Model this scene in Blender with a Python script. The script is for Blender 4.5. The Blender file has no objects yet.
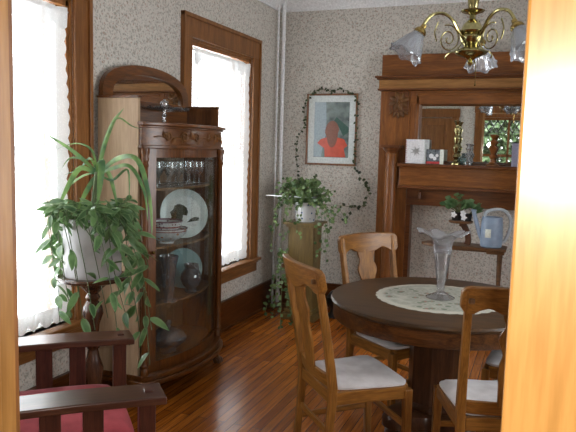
import bpy, bmesh, math, random
from math import sin, cos, pi, radians, sqrt
from mathutils import Vector, Matrix, Quaternion
scn = bpy.context.scene
COL = scn.collection
rnd = random.Random(7)
V = Vector

# ---------------------------------------------------------------- camera
F = 640.0
CAM = V((2.479, -5.935, 1.58))
YAW, PITCH, ROLL = radians(21.58), radians(6.12), radians(-1.498)
Rz = Matrix(((cos(YAW), -sin(YAW), 0), (sin(YAW), cos(YAW), 0), (0, 0, 1)))
Rx = Matrix(((1, 0, 0), (0, cos(PITCH), sin(PITCH)), (0, -sin(PITCH), cos(PITCH))))
Ry = Matrix(((cos(ROLL), 0, sin(ROLL)), (0, 1, 0), (-sin(ROLL), 0, cos(ROLL))))
RM = Rz @ Rx @ Ry
cd = bpy.data.cameras.new('camera'); cam = bpy.data.objects.new('camera', cd); COL.objects.link(cam)
cx, cy, cz = RM.col[0], RM.col[2], -RM.col[1]
cam.matrix_world = Matrix.Translation(CAM) @ Matrix((cx, cy, cz)).transposed().to_4x4()
cd.sensor_fit = 'HORIZONTAL'; cd.sensor_width = 36; cd.lens = 36 * F / 576; cd.clip_start = .02
scn.camera = cam
def ray(x, y): return RM @ V(((x - 288) / F, 1, -(y - 216) / F))
def atY(x, y, Y):
    d = ray(x, y); return CAM + d * ((Y - CAM.y) / d.y)
def atX(x, y, X):
    d = ray(x, y); return CAM + d * ((X - CAM.x) / d.x)
def atZ(x, y, Z):
    d = ray(x, y); return CAM + d * ((Z - CAM.z) / d.z)

# ---------------------------------------------------------------- materials
def mat(name):
    m = bpy.data.materials.new(name); m.use_nodes = True
    nt = m.node_tree; b = nt.nodes['Principled BSDF']
    return m, nt, b
def node(nt, t, **k):
    n = nt.nodes.new(t)
    for a, v in k.items(): setattr(n, a, v)
    return n
def ramp(nt, stops):
    r = node(nt, 'ShaderNodeValToRGB'); e = r.color_ramp.elements
    while len(e) > 1: e.remove(e[-1])
    e[0].position = stops[0][0]; e[0].color = (*stops[0][1], 1)
    for p, c in stops[1:]:
        q = e.new(p); q.color = (*c, 1)
    return r
def plain(name, col, rough=.5, metal=0, coat=0, bump=0, bscale=60, spec=None, var=.06):
    m, nt, b = mat(name)
    tc = node(nt, 'ShaderNodeTexCoord'); no = node(nt, 'ShaderNodeTexNoise'); no.inputs['Scale'].default_value = bscale
    nt.links.new(tc.outputs['Object'], no.inputs['Vector'])
    c2 = tuple(max(0, c * (1 - var * 3)) for c in col); c3 = tuple(min(1, c * (1 + var)) for c in col)
    r = ramp(nt, [(.3, c2), (.7, c3)]); nt.links.new(no.outputs['Fac'], r.inputs[0]); nt.links.new(r.outputs[0], b.inputs['Base Color'])
    b.inputs['Roughness'].default_value = rough; b.inputs['Metallic'].default_value = metal; b.inputs['Coat Weight'].default_value = coat
    if spec is not None: b.inputs['Specular IOR Level'].default_value = spec
    if bump:
        bp = node(nt, 'ShaderNodeBump'); bp.inputs['Strength'].default_value = bump; bp.inputs['Distance'].default_value = .004
        nt.links.new(no.outputs['Fac'], bp.inputs['Height']); nt.links.new(bp.outputs[0], b.inputs['Normal'])
    return m
def wood(name, dark, light, axis='z', rough=.4, scale=1.0, coat=.15):
    m, nt, b = mat(name)
    tc = node(nt, 'ShaderNodeTexCoord'); mp = node(nt, 'ShaderNodeMapping')
    s = {'x': (1.2, 14, 14), 'y': (14, 1.2, 14), 'z': (14, 14, 1.2)}[axis]
    mp.inputs['Scale'].default_value = tuple(v * scale for v in s)
    nt.links.new(tc.outputs['Object'], mp.inputs[0])
    n1 = node(nt, 'ShaderNodeTexNoise'); n1.inputs['Scale'].default_value = 2.2; n1.inputs['Detail'].default_value = 5; n1.inputs['Distortion'].default_value = .7
    nt.links.new(mp.outputs[0], n1.inputs['Vector'])
    n2 = node(nt, 'ShaderNodeTexNoise'); n2.inputs['Scale'].default_value = 11; n2.inputs['Detail'].default_value = 3
    nt.links.new(mp.outputs[0], n2.inputs['Vector'])
    mx = node(nt, 'ShaderNodeMath', operation='MULTIPLY_ADD'); mx.inputs[1].default_value = .45; nt.links.new(n2.outputs['Fac'], mx.inputs[0])
    m2 = node(nt, 'ShaderNodeMath', operation='MULTIPLY'); m2.inputs[1].default_value = .62; nt.links.new(n1.outputs['Fac'], m2.inputs[0]); nt.links.new(m2.outputs[0], mx.inputs[2])
    mid = tuple((a * .55 + c * .45) for a, c in zip(dark, light))
    r = ramp(nt, [(.36, dark), (.52, mid), (.66, light)]); nt.links.new(mx.outputs[0], r.inputs[0]); nt.links.new(r.outputs[0], b.inputs['Base Color'])
    b.inputs['Roughness'].default_value = rough; b.inputs['Coat Weight'].default_value = coat; b.inputs['Coat Roughness'].default_value = .25
    b.inputs['Specular IOR Level'].default_value = .3
    bp = node(nt, 'ShaderNodeBump'); bp.inputs['Strength'].default_value = .12; bp.inputs['Distance'].default_value = .002
    nt.links.new(mx.outputs[0], bp.inputs['Height']); nt.links.new(bp.outputs[0], b.inputs['Normal'])
    return m
def glassy(name, col=(1, 1, 1), refl=.12, rough=.03, thick=.15, fk=.75):
    # thin glass: mostly see-through with a fresnel mirror and some body colour
    m, nt, b = mat(name); out = nt.nodes['Material Output']; nt.nodes.remove(b)
    tr = node(nt, 'ShaderNodeBsdfTransparent'); tr.inputs[0].default_value = (*col, 1)
    gl = node(nt, 'ShaderNodeBsdfGlossy'); gl.inputs['Roughness'].default_value = rough
    df = node(nt, 'ShaderNodeBsdfDiffuse'); df.inputs[0].default_value = (*[min(1, c * .8) for c in col], 1)
    fr = node(nt, 'ShaderNodeLayerWeight'); fr.inputs[0].default_value = .35
    ad = node(nt, 'ShaderNodeMath', operation='MULTIPLY_ADD'); ad.inputs[1].default_value = fk; ad.inputs[2].default_value = refl; ad.use_clamp = True
    nt.links.new(fr.outputs['Fresnel'], ad.inputs[0])
    m1 = node(nt, 'ShaderNodeMixShader'); m1.inputs[0].default_value = thick; nt.links.new(tr.outputs[0], m1.inputs[1]); nt.links.new(df.outputs[0], m1.inputs[2])
    m2 = node(nt, 'ShaderNodeMixShader'); nt.links.new(ad.outputs[0], m2.inputs[0]); nt.links.new(m1.outputs[0], m2.inputs[1]); nt.links.new(gl.outputs[0], m2.inputs[2])
    nt.links.new(m2.outputs[0], out.inputs[0]); return m

M = {}
M['oak_z'] = wood('golden oak upright', (.125, .046, .008), (.31, .135, .027), 'z')
M['oak_x'] = wood('golden oak level', (.125, .046, .008), (.31, .135, .027), 'x')
M['oak_y'] = wood('golden oak deep', (.125, .046, .008), (.31, .135, .027), 'y')
M['casing_z'] = wood('window casing upright', (.13, .048, .012), (.26, .105, .028), 'z', .42)
M['casing_y'] = wood('window casing level', (.13, .048, .012), (.26, .105, .028), 'y', .42)
M['casing_x'] = wood('casing cross', (.13, .048, .012), (.26, .105, .028), 'x', .42)
M['base_x'] = wood('baseboard oak x', (.045, .012, .003), (.11, .034, .008), 'x', .35)
M['base_y'] = wood('baseboard oak y', (.045, .012, .003), (.11, .034, .008), 'y', .35)
M['jamb'] = wood('bright oak doorway', (.24, .11, .022), (.36, .175, .045), 'z', .38, .7, .5)
M['mantel_x'] = wood('mantel oak level', (.11, .034, .008), (.25, .09, .02), 'x', .35)
M['mantel_z'] = wood('mantel oak upright', (.11, .034, .008), (.26, .094, .021), 'z', .35)
M['mantel_dark'] = wood('mantel dark oak', (.07, .022, .008), (.17, .06, .018), 'x', .32)
M['mantel_band'] = wood('mantel band oak', (.19, .085, .022), (.34, .16, .05), 'x', .35)
M['carving'] = wood('carved oak', (.07, .03, .009), (.20, .085, .025), 'z', .4)
M['cab_z'] = wood('cabinet oak upright', (.055, .018, .004), (.16, .055, .012), 'z', .3, coat=.3)
M['cab_y'] = wood('cabinet oak level', (.055, .018, .004), (.16, .055, .012), 'y', .3, coat=.3)
M['cab_in'] = wood('cabinet back panel', (.10, .045, .015), (.2, .10, .035), 'z', .5)
M['cab_side_lit'] = wood('cabinet side with painted window light', (.34, .23, .14), (.46, .33, .21), 'z', .55, .8)  # pale tone stands in for window light on the cabinet's near side
M['table'] = wood('dark table oak', (.036, .018, .007), (.085, .042, .015), 'x', .38, coat=.05)
M['table_rim'] = wood('table rim oak', (.035, .013, .005), (.13, .05, .014), 'x', .35, 1.4)
M['table_z'] = wood('table pedestal oak', (.025, .01, .005), (.07, .028, .012), 'z', .3)
M['mahog_y'] = wood('dark mission oak level', (.035, .012, .008), (.085, .032, .018), 'y', .28, coat=.4)
M['mahog_z'] = wood('dark mission oak upright', (.03, .009, .006), (.08, .024, .014), 'z', .35)
M['stand'] = wood('dark turned stand', (.03, .012, .008), (.10, .04, .02), 'z', .25, coat=.5)
M['olive'] = wood('olive brown pedestal', (.09, .058, .018), (.19, .125, .04), 'z', .5)
M['brownstand'] = wood('brown stand', (.07, .03, .012), (.17, .08, .03), 'x', .4)
M['white_paint'] = plain('white painted metal', (.84, .85, .86), .45)
M['plaster'] = plain('white ceiling plaster', (.80, .81, .82), .8, bump=.1)
M['brass'] = plain('polished brass', (.42, .37, .17), .2, 1, var=.1)
M['brass_old'] = plain('aged brass', (.42, .30, .10), .25, 1, var=.15)
M['black'] = plain('black iron', (.015, .014, .014), .35)
M['steel'] = plain('dull metal', (.45, .46, .47), .3, .9)
M['pot_grey'] = plain('pale grey glazed pot', (.48, .47, .48), .45, bscale=12)
M['can'] = plain('blue grey plastic', (.27, .35, .47), .35, bscale=20)
M['can_light'] = plain('pale grey plastic handle', (.50, .54, .58), .35)
M['tag'] = plain('cream paper tag', (.72, .75, .66), .7)
M['stem'] = plain('plant stem', (.07, .10, .035), .7)
M['twig'] = plain('vine twig', (.12, .13, .05), .7)
M['soil'] = plain('potting soil', (.03, .02, .012), .95, bump=.6)
M['cream_box'] = plain('white card paper', (.78, .78, .80), .6)
M['red_ink'] = plain('red print', (.55, .05, .05), .6)
M['candle_box'] = plain('lilac grey box', (.30, .29, .40), .5)
M['matboard'] = plain('white mat board', (.66, .71, .70), .7)
M['mag'] = plain('mirror backing', (.1, .1, .1), .5)
M['glass'] = glassy('clear window glass', (1, 1, 1), .0, .01, .0, .5)
M['cabglass'] = glassy('cabinet door glass', (.95, .97, .96), .0, .02, .01, .3)
M['crystal'] = glassy('clear crystal', (.92, .95, .98), .16, .05, .10)
M['frost'] = glassy('etched shade glass', (.80, .82, .86), .08, .12, .24, .6)
M['darkglass'] = glassy('smoky cut glass', (.25, .27, .31), .14, .08, .35)
M['vaseglass'] = glassy('clear vase glass', (.74, .72, .73), .16, .04, .12)
M['petalglass'] = glassy('frosted vase lip glass', (.82, .82, .85), .10, .12, .22, .6)
m, nt, b = mat('mirror silver'); b.inputs['Metallic'].default_value = 1; b.inputs['Roughness'].default_value = .012; b.inputs['Base Color'].default_value = (.80, .82, .80, 1); M['mirror'] = m

def leafmat(name, c1, c2, edge=None):
    m, nt, b = mat(name); out = nt.nodes['Material Output']
    tc = node(nt, 'ShaderNodeTexCoord'); no = node(nt, 'ShaderNodeTexNoise'); no.inputs['Scale'].default_value = 14
    nt.links.new(tc.outputs['Object'], no.inputs['Vector'])
    r = ramp(nt, [(.35, c1), (.65, c2)]); nt.links.new(no.outputs['Fac'], r.inputs[0])
    src = r.outputs[0]
    if edge:
        uv = node(nt, 'ShaderNodeUVMap'); sp = node(nt, 'ShaderNodeSeparateXYZ'); nt.links.new(uv.outputs[0], sp.inputs[0])
        r2 = ramp(nt, [(.0, (1, 1, 1)), (.16, (1, 1, 1)), (.22, (0, 0, 0)), (.78, (0, 0, 0)), (.84, (1, 1, 1))]); nt.links.new(sp.outputs[0], r2.inputs[0])
        mx = node(nt, 'ShaderNodeMix', data_type='RGBA'); nt.links.new(r2.outputs[0], mx.inputs[0]); nt.links.new(src, mx.inputs[6]); mx.inputs[7].default_value = (*edge, 1); src = mx.outputs[2]
    nt.links.new(src, b.inputs['Base Color']); b.inputs['Roughness'].default_value = .38
    tl = node(nt, 'ShaderNodeBsdfTranslucent'); nt.links.new(src, tl.inputs[0])
    mi = node(nt, 'ShaderNodeMixShader'); mi.inputs[0].default_value = .3
    nt.links.new(b.outputs[0], mi.inputs[1]); nt.links.new(tl.outputs[0], mi.inputs[2]); nt.links.new(mi.outputs[0], out.inputs[0])
    return m
M['hoya'] = leafmat('hoya leaf', (.035, .095, .028), (.12, .22, .075), (.15, .24, .10))
M['strap'] = leafmat('strap leaf', (.06, .14, .06), (.20, .34, .10))
M['ivy'] = leafmat('ivy leaf', (.04, .09, .025), (.16, .24, .08))
M['ivy_dark'] = leafmat('dry ivy leaf', (.02, .03, .015), (.06, .085, .03))
M['outleaf'] = leafmat('garden leaf', (.05, .09, .035), (.24, .33, .18))
M['violet'] = leafmat('violet leaf', (.05, .12, .04), (.17, .28, .12))

# wallpaper
def wallpaper():
    m, nt, b = mat('sprigged wallpaper'); b.inputs['Roughness'].default_value = .85
    tc = node(nt, 'ShaderNodeTexCoord')
    nz = node(nt, 'ShaderNodeTexNoise'); nz.inputs['Scale'].default_value = 45; nt.links.new(tc.outputs['Object'], nz.inputs['Vector'])
    ad = node(nt, 'ShaderNodeVectorMath', operation='MULTIPLY_ADD'); ad.inputs[1].default_value = (.035, .035, .035)
    nt.links.new(nz.outputs['Color'], ad.inputs[0]); nt.links.new(tc.outputs['Object'], ad.inputs[2])
    base = ramp(nt, [(.3, (.54, .505, .455)), (.7, (.62, .585, .53))])
    n0 = node(nt, 'ShaderNodeTexNoise'); n0.inputs['Scale'].default_value = 30; nt.links.new(tc.outputs['Object'], n0.inputs['Vector']); nt.links.new(n0.outputs['Fac'], base.inputs[0])
    src = base.outputs[0]
    for sc, th, c in ((46, .40, (.24, .23, .19)), (37, .30, (.36, .22, .17)), (60, .36, (.30, .31, .27))):
        v = node(nt, 'ShaderNodeTexVoronoi'); v.inputs['Scale'].default_value = sc; nt.links.new(ad.outputs[0], v.inputs['Vector'])
        r = ramp(nt, [(0, (.75, .75, .75)), (th - .1, (.6, .6, .6)), (th, (0, 0, 0))]); nt.links.new(v.outputs['Distance'], r.inputs[0])
        mx = node(nt, 'ShaderNodeMix', data_type='RGBA'); nt.links.new(r.outputs[0], mx.inputs[0]); nt.links.new(src, mx.inputs[6]); mx.inputs[7].default_value = (*c, 1); src = mx.outputs[2]
    nt.links.new(src, b.inputs['Base Color']); return m
M['paper'] = wallpaper()
# floor boards run along Y
def floorboards():
    m, nt, b = mat('varnished floorboards'); b.inputs['Roughness'].default_value = .27; b.inputs['Specular IOR Level'].default_value = .35; b.inputs['Coat Weight'].default_value = .12; b.inputs['Coat Roughness'].default_value = .12
    tc = node(nt, 'ShaderNodeTexCoord'); mp = node(nt, 'ShaderNodeMapping'); mp.inputs['Rotation'].default_value = (0, 0, radians(90)); nt.links.new(tc.outputs['Object'], mp.inputs[0])
    br = node(nt, 'ShaderNodeTexBrick'); br.offset = .37; br.inputs['Scale'].default_value = 1; br.inputs['Brick Width'].default_value = 1.7; br.inputs['Row Height'].default_value = .058
    br.inputs['Mortar Size'].default_value = .0022; br.inputs['Mortar Smooth'].default_value = .3; br.inputs['Bias'].default_value = 0
    br.inputs['Color1'].default_value = (.25, .068, .007, 1); br.inputs['Color2'].default_value = (.50, .165, .022, 1); br.inputs['Mortar'].default_value = (.05, .015, .004, 1)
    nt.links.new(mp.outputs[0], br.inputs['Vector'])
    m2 = node(nt, 'ShaderNodeMapping'); m2.inputs['Scale'].default_value = (22, 1.4, 1); nt.links.new(tc.outputs['Object'], m2.inputs[0])
    n = node(nt, 'ShaderNodeTexNoise'); n.inputs['Scale'].default_value = 3; n.inputs['Detail'].default_value = 5; nt.links.new(m2.outputs[0], n.inputs['Vector'])
    r = ramp(nt, [(.3, (.55, .5, .45)), (.7, (1.15, 1.1, 1.05))]); nt.links.new(n.outputs['Fac'], r.inputs[0])
    mx = node(nt, 'ShaderNodeMix', data_type='RGBA', blend_type='MULTIPLY'); mx.inputs[0].default_value = 1
    nt.links.new(br.outputs['Color'], mx.inputs[6]); nt.links.new(r.outputs[0], mx.inputs[7]); nt.links.new(mx.outputs[2], b.inputs['Base Color'])
    bp = node(nt, 'ShaderNodeBump'); bp.inputs['Strength'].default_value = .25; bp.inputs['Distance'].default_value = .002; bp.invert = True
    nt.links.new(br.outputs['Fac'], bp.inputs['Height']); nt.links.new(bp.outputs[0], b.inputs['Normal'])
    return m
M['floor'] = floorboards()
def fabric(name, c1, c2, scale=9, rough=.9):
    m, nt, b = mat(name); b.inputs['Roughness'].default_value = rough; b.inputs['Sheen Weight'].default_value = .05
    tc = node(nt, 'ShaderNodeTexCoord'); n = node(nt, 'ShaderNodeTexNoise'); n.inputs['Scale'].default_value = scale; n.inputs['Detail'].default_value = 4; nt.links.new(tc.outputs['Object'], n.inputs['Vector'])
    r = ramp(nt, [(.35, c1), (.65, c2)]); nt.links.new(n.outputs['Fac'], r.inputs[0]); nt.links.new(r.outputs[0], b.inputs['Base Color'])
    n2 = node(nt, 'ShaderNodeTexNoise'); n2.inputs['Scale'].default_value = 260; nt.links.new(tc.outputs['Object'], n2.inputs['Vector'])
    bp = node(nt, 'ShaderNodeBump'); bp.inputs['Strength'].default_value = .3; bp.inputs['Distance'].default_value = .002; nt.links.new(n2.outputs['Fac'], bp.inputs['Height']); nt.links.new(bp.outputs[0], b.inputs['Normal'])
    return m
M['seat'] = fabric('grey white seat cloth', (.50, .47, .47), (.66, .63, .63))
M['red'] = fabric('red cushion cloth', (.24, .012, .02), (.33, .026, .036), 14)
M['floral'] = fabric('muted floral cloth', (.06, .07, .08), (.34, .32, .30), 30)
# lace
def lace(name, dens, sc, tw=.3):
    m, nt, b = mat(name); out = nt.nodes['Material Output']
    b.inputs['Base Color'].default_value = (.85, .86, .85, 1); b.inputs['Roughness'].default_value = .9
    tl = node(nt, 'ShaderNodeBsdfTranslucent'); tl.inputs[0].default_value = (.95, .96, .96, 1)
    m1 = node(nt, 'ShaderNodeMixShader'); m1.inputs[0].default_value = tw; nt.links.new(b.outputs[0], m1.inputs[1]); nt.links.new(tl.outputs[0], m1.inputs[2])
    tr = node(nt, 'ShaderNodeBsdfTransparent'); tc = node(nt, 'ShaderNodeTexCoord')
    v = node(nt, 'ShaderNodeTexVoronoi'); v.inputs['Scale'].default_value = sc; nt.links.new(tc.outputs['Object'], v.inputs['Vector'])
    r = ramp(nt, [(.0, (1, 1, 1)), (.28, (1, 1, 1)), (.36, (dens, dens, dens))]); nt.links.new(v.outputs['Distance'], r.inputs[0])
    m2 = node(nt, 'ShaderNodeMixShader'); nt.links.new(r.outputs[0], m2.inputs[0]); nt.links.new(tr.outputs[0], m2.inputs[1]); nt.links.new(m1.outputs[0], m2.inputs[2])
    nt.links.new(m2.outputs[0], out.inputs[0]); return m
M['lace'] = lace('sheer lace', .35, 60)
M['lace_dense'] = lace('dense lace', .9, 80, .06)
# doily: rings of small blossoms
m, nt, b = mat('crocheted doily'); b.inputs['Roughness'].default_value = .95
tc = node(nt, 'ShaderNodeTexCoord'); v = node(nt, 'ShaderNodeTexVoronoi'); v.inputs['Scale'].default_value = 17; nt.links.new(tc.outputs['Object'], v.inputs['Vector'])
r = ramp(nt, [(0, (.30, .06, .06)), (.14, (.36, .14, .11)), (.20, (.10, .15, .09)), (.32, (.17, .20, .15)), (.40, (.42, .41, .34)), (.55, (.30, .31, .26)), (1, (.50, .48, .40))]); nt.links.new(v.outputs['Distance'], r.inputs[0])
gr = node(nt, 'ShaderNodeVectorMath', operation='LENGTH'); nt.links.new(tc.outputs['Object'], gr.inputs[0])
r2 = ramp(nt, [(0, (0, 0, 0)), (.06, (.2, .2, .2)), (.10, (.8, .8, .8)), (.30, (.9, .9, .9)), (.325, (0, 0, 0))]); nt.links.new(gr.outputs['Value'], r2.inputs[0])
mx = node(nt, 'ShaderNodeMix', data_type='RGBA'); nt.links.new(r2.outputs[0], mx.inputs[0]); mx.inputs[6].default_value = (.52, .50, .42, 1); nt.links.new(r.outputs[0], mx.inputs[7]); nt.links.new(mx.outputs[2], b.inputs['Base Color'])
n2 = node(nt, 'ShaderNodeTexVoronoi'); n2.inputs['Scale'].default_value = 160; nt.links.new(tc.outputs['Object'], n2.inputs['Vector'])
bp = node(nt, 'ShaderNodeBump'); bp.inputs['Strength'].default_value = .8; bp.inputs['Distance'].default_value = .003; nt.links.new(n2.outputs['Distance'], bp.inputs['Height']); nt.links.new(bp.outputs[0], b.inputs['Normal'])
M['doily'] = m
# decorated china: z bands
def bands(name, stops, axis=2, lo=0, hi=1, spots=None, rough=.25):
    m, nt, b = mat(name); b.inputs['Roughness'].default_value = rough
    tc = node(nt, 'ShaderNodeTexCoord'); sp = node(nt, 'ShaderNodeSeparateXYZ'); nt.links.new(tc.outputs['Object'], sp.inputs[0])
    mr = node(nt, 'ShaderNodeMapRange'); mr.inputs[1].default_value = lo; mr.inputs[2].default_value = hi; nt.links.new(sp.outputs[axis], mr.inputs[0])
    r = ramp(nt, stops); r.color_ramp.interpolation = 'CONSTANT'; nt.links.new(mr.outputs[0], r.inputs[0]); src = r.outputs[0]
    if spots:
        v = node(nt, 'ShaderNodeTexVoronoi'); v.inputs['Scale'].default_value = spots[0]; nt.links.new(tc.outputs['Object'], v.inputs['Vector'])
        r2 = ramp(nt, [(0, (1, 1, 1)), (spots[1] - .04, (1, 1, 1)), (spots[1], (0, 0, 0))]); nt.links.new(v.outputs['Distance'], r2.inputs[0])
        mx = node(nt, 'ShaderNodeMix', data_type='RGBA'); nt.links.new(r2.outputs[0], mx.inputs[0]); nt.links.new(src, mx.inputs[6]); mx.inputs[7].default_value = (*spots[2], 1); src = mx.outputs[2]
    nt.links.new(src, b.inputs['Base Color']); return m
wht = (.62, .64, .66)
M['bowl'] = bands('painted bowl', [(0, wht), (.2, (.5, .56, .6)), (.78, (.30, .10, .10)), (.84, wht), (.94, (.22, .09, .11))], 2, 0, .10, (26, .26, (.42, .17, .08)))
M['bowl2'] = bands('zigzag bowl', [(0, wht), (.45, (.30, .10, .10)), (.58, wht), (.88, (.2, .09, .13))], 2, 0, .08, (48, .30, (.14, .06, .09)))
M['tealplate'] = plain('teal glazed plate', (.22, .36, .38), .25, bscale=10)
M['spotpot'] = bands('white pot with blue dots', [(0, (.6, .62, .63))], 2, 0, 1, (26, .25, (.05, .10, .22)))
M['plate'] = plain('pale blue glazed plate', (.58, .66, .66), .25, bscale=8)
M['plate_tree'] = plain('dark green plate painting', (.025, .035, .02), .9, spec=.1)
M['plate_trunk'] = plain('brown plate painting', (.16, .10, .05), .3)
M['plate_sky'] = plain('white glaze', (.66, .70, .70), .25)
M['print_bg'] = plain('grey green print', (.19, .24, .23), .25, bscale=14, var=.2)
M['print_dark'] = plain('dark green print', (.05, .11, .09), .25)
M['print_red'] = plain('red print cloth', (.62, .10, .06), .25, bscale=18)
M['print_hair'] = plain('auburn print hair', (.24, .10, .07), .25)
M['print_reflection'] = plain('pale blue painted reflection', (.32, .40, .44), .25)  # colour of the glass reflection painted over the print
M['frame_wood'] = wood('picture frame wood', (.12, .04, .02), (.26, .12, .05), 'z', .35)
M['teal_glass'] = glassy('teal glass', (.35, .55, .55), .12, .06, .3)
M['card_photo'] = plain('photo card', (.16, .18, .20), .4, bscale=60, var=.3)

# ---------------------------------------------------------------- mesh building
class B:
    def __init__(s): s.bm = bmesh.new(); s.uv = s.bm.loops.layers.uv.new('UVMap')
    def face(s, vs):
        try: return s.bm.faces.new(vs)
        except ValueError: return None
    def hexa(s, p):                       # 8 points, bottom ring then top ring
        v = [s.bm.verts.new(q) for q in p]
        for f in ((3, 2, 1, 0), (4, 5, 6, 7), (0, 1, 5, 4), (1, 2, 6, 5), (2, 3, 7, 6), (3, 0, 4, 7)): s.face([v[i] for i in f])
        return s
    def box(s, x0, x1, y0, y1, z0, z1, rz=0, piv=None):
        P = [V((x, y, z)) for z in (z0, z1) for x, y in ((x0, y0), (x1, y0), (x1, y1), (x0, y1))]
        if rz:
            c = V(piv) if piv else V(((x0 + x1) / 2, (y0 + y1) / 2, 0)); R = Matrix.Rotation(rz, 3, 'Z')
            P = [R @ (p - c) + c for p in P]
        return s.hexa(P)
    def sweep(s, pts, sect, closed=False, up=V((0, 0, 1)), scales=None, cap=True):
        pts = [V(p) for p in pts]; n = len(pts); rings = []
        prev = None
        for i, p in enumerate(pts):
            a = pts[max(i - 1, 0)]; c = pts[min(i + 1, n - 1)]
            if closed: a = pts[i - 1]; c = pts[(i + 1) % n]
            t = (c - a).normalized()
            if prev is None:
                u = up - t * up.dot(t)
                if u.length < .01: u = V((1, 0, 0)) - t * t.x
            else: u = prev - t * prev.dot(t)
            u.normalize(); prev = u; w = t.cross(u)
            k = scales[i] if scales else 1
            rings.append([s.bm.verts.new(p + (w * q[0] + u * q[1]) * k) for q in sect])
        m = len(sect); R = n if closed else n - 1
        for i in range(R):
            A, Bq = rings[i], rings[(i + 1) % n]
            for j in range(m): s.face([A[j], A[(j + 1) % m], Bq[(j + 1) % m], Bq[j]])
        if not closed and cap: s.face(rings[0][::-1]); s.face(rings[-1])
        return s
    def tube(s, pts, r, n=8, closed=False, scales=None):
        return s.sweep(pts, [(r * cos(2 * pi * i / n), r * sin(2 * pi * i / n)) for i in range(n)], closed, scales=scales)
    def bar(s, pts, w, d, up=V((0, 0, 1)), scales=None):
        return s.sweep(pts, [(-w / 2, -d / 2), (w / 2, -d / 2), (w / 2, d / 2), (-w / 2, d / 2)], up=up, scales=scales)
    def lathe(s, prof, c=(0, 0, 0), n=32, fn=None, cap0=False, cap1=False, rot=None):
        c = V(c); rings = []
        for k, (r, z) in enumerate(prof):
            if r < 1e-5: rings.append([s.bm.verts.new(c + (rot @ V((0, 0, z)) if rot else V((0, 0, z))))]); continue
            ring = []
            for i in range(n):
                t = 2 * pi * i / n; rr, zz = (fn(t, r, z, k) if fn else (r, z)); p = V((rr * cos(t), rr * sin(t), zz))
                ring.append(s.bm.verts.new(c + (rot @ p if rot else p)))
            rings.append(ring)
        for A, Bq in zip(rings, rings[1:]):
            if len(A) == 1 and len(Bq) == 1: continue
            for i in range(n):
                j = (i + 1) % n
                if len(A) == 1: s.face([A[0], Bq[j], Bq[i]])
                elif len(Bq) == 1: s.face([A[i], A[j], Bq[0]])
                else: s.face([A[i], A[j], Bq[j], Bq[i]])
        if cap0 and len(rings[0]) > 1: s.face(rings[0][::-1])
        if cap1 and len(rings[-1]) > 1: s.face(rings[-1])
        return s
    def prism(s, poly, a, b, axis='z', warp=None):
        def mk(p, h):
            q = {'z': V((p[0], p[1], h)), 'y': V((p[0], h, p[1])), 'x': V((h, p[0], p[1]))}[axis]
            return warp(q) if warp else q
        A = [s.bm.verts.new(mk(p, a)) for p in poly]; Bq = [s.bm.verts.new(mk(p, b)) for p in poly]
        s.face(A[::-1]); s.face(Bq); n = len(poly)
        for i in range(n): s.face([A[i], A[(i + 1) % n], Bq[(i + 1) % n], Bq[i]])
        return s
    def strip(s, ts, lo, hi, d0, d1, warp):   # slab: for t in ts cross span lo(t)..hi(t), depth d0..d1 ; warp(t, h, d)->Vector
        rings = [[s.bm.verts.new(warp(t, h, d)) for h, d in ((lo(t), d0), (hi(t), d0), (hi(t), d1), (lo(t), d1))] for t in ts]
        for A, Bq in zip(rings, rings[1:]):
            for j in range(4): s.face([A[j], A[(j + 1) % 4], Bq[(j + 1) % 4], Bq[j]])
        s.face(rings[0][::-1]); s.face(rings[-1]); return s
    def leaf(s, p, d, up, L, W, curl=.25, fold=.15, n=5, pw=.8):
        p = V(p); d = V(d).normalized(); up = V(up); sd = d.cross(up)
        if sd.length < .05: sd = d.cross(V((1, .3, 0)))
        sd.normalize(); nn = sd.cross(d).normalized()
        prev = None
        for i in range(n + 1):
            t = i / n; w = W * .5 * (sin(pi * min(1, t ** pw)) ** .75 if 0 < t < 1 else .04)
            c = p + d * (L * t) - nn * (curl * L * t * t)
            row = [(s.bm.verts.new(c - sd * w + nn * fold * w), 0, t), (s.bm.verts.new(c), .5, t), (s.bm.verts.new(c + sd * w + nn * fold * w), 1, t)]
            if prev:
                for j in (0, 1):
                    q = [prev[j], prev[j + 1], row[j + 1], row[j]]; f = s.face([k[0] for k in q])
                    if f:
                        for l, k in zip(f.loops, q): l[s.uv].uv = (k[1], k[2])
            prev = row
        return s
    def blade(s, pts, W, up=V((0, 0, 1)), fold=.25, face_dir=None):   # long strap leaf along a path
        pts = smooth(pts, 5); n = len(pts) - 1; prev = None
        for i, p in enumerate(pts):
            t = i / n; tg = (pts[min(i + 1, n)] - pts[max(i - 1, 0)]).normalized()
            sd = (face_dir.cross(tg) if face_dir else tg.cross(up))
            if sd.length < .05: sd = V((1, 0, 0))
            sd.normalize(); nn = sd.cross(tg).normalized()
            w = W * .5 * (min(1, .45 + t * 2.2) if t < .25 else 1) * (1 - max(0, (t - .45) / .55) ** 1.6 * .97)
            row = [s.bm.verts.new(p - sd * w + nn * fold * w), s.bm.verts.new(p), s.bm.verts.new(p + sd * w + nn * fold * w)]
            if prev:
                for j in (0, 1): s.face([prev[j], prev[j + 1], row[j + 1], row[j]])
            prev = row
        return s
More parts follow.
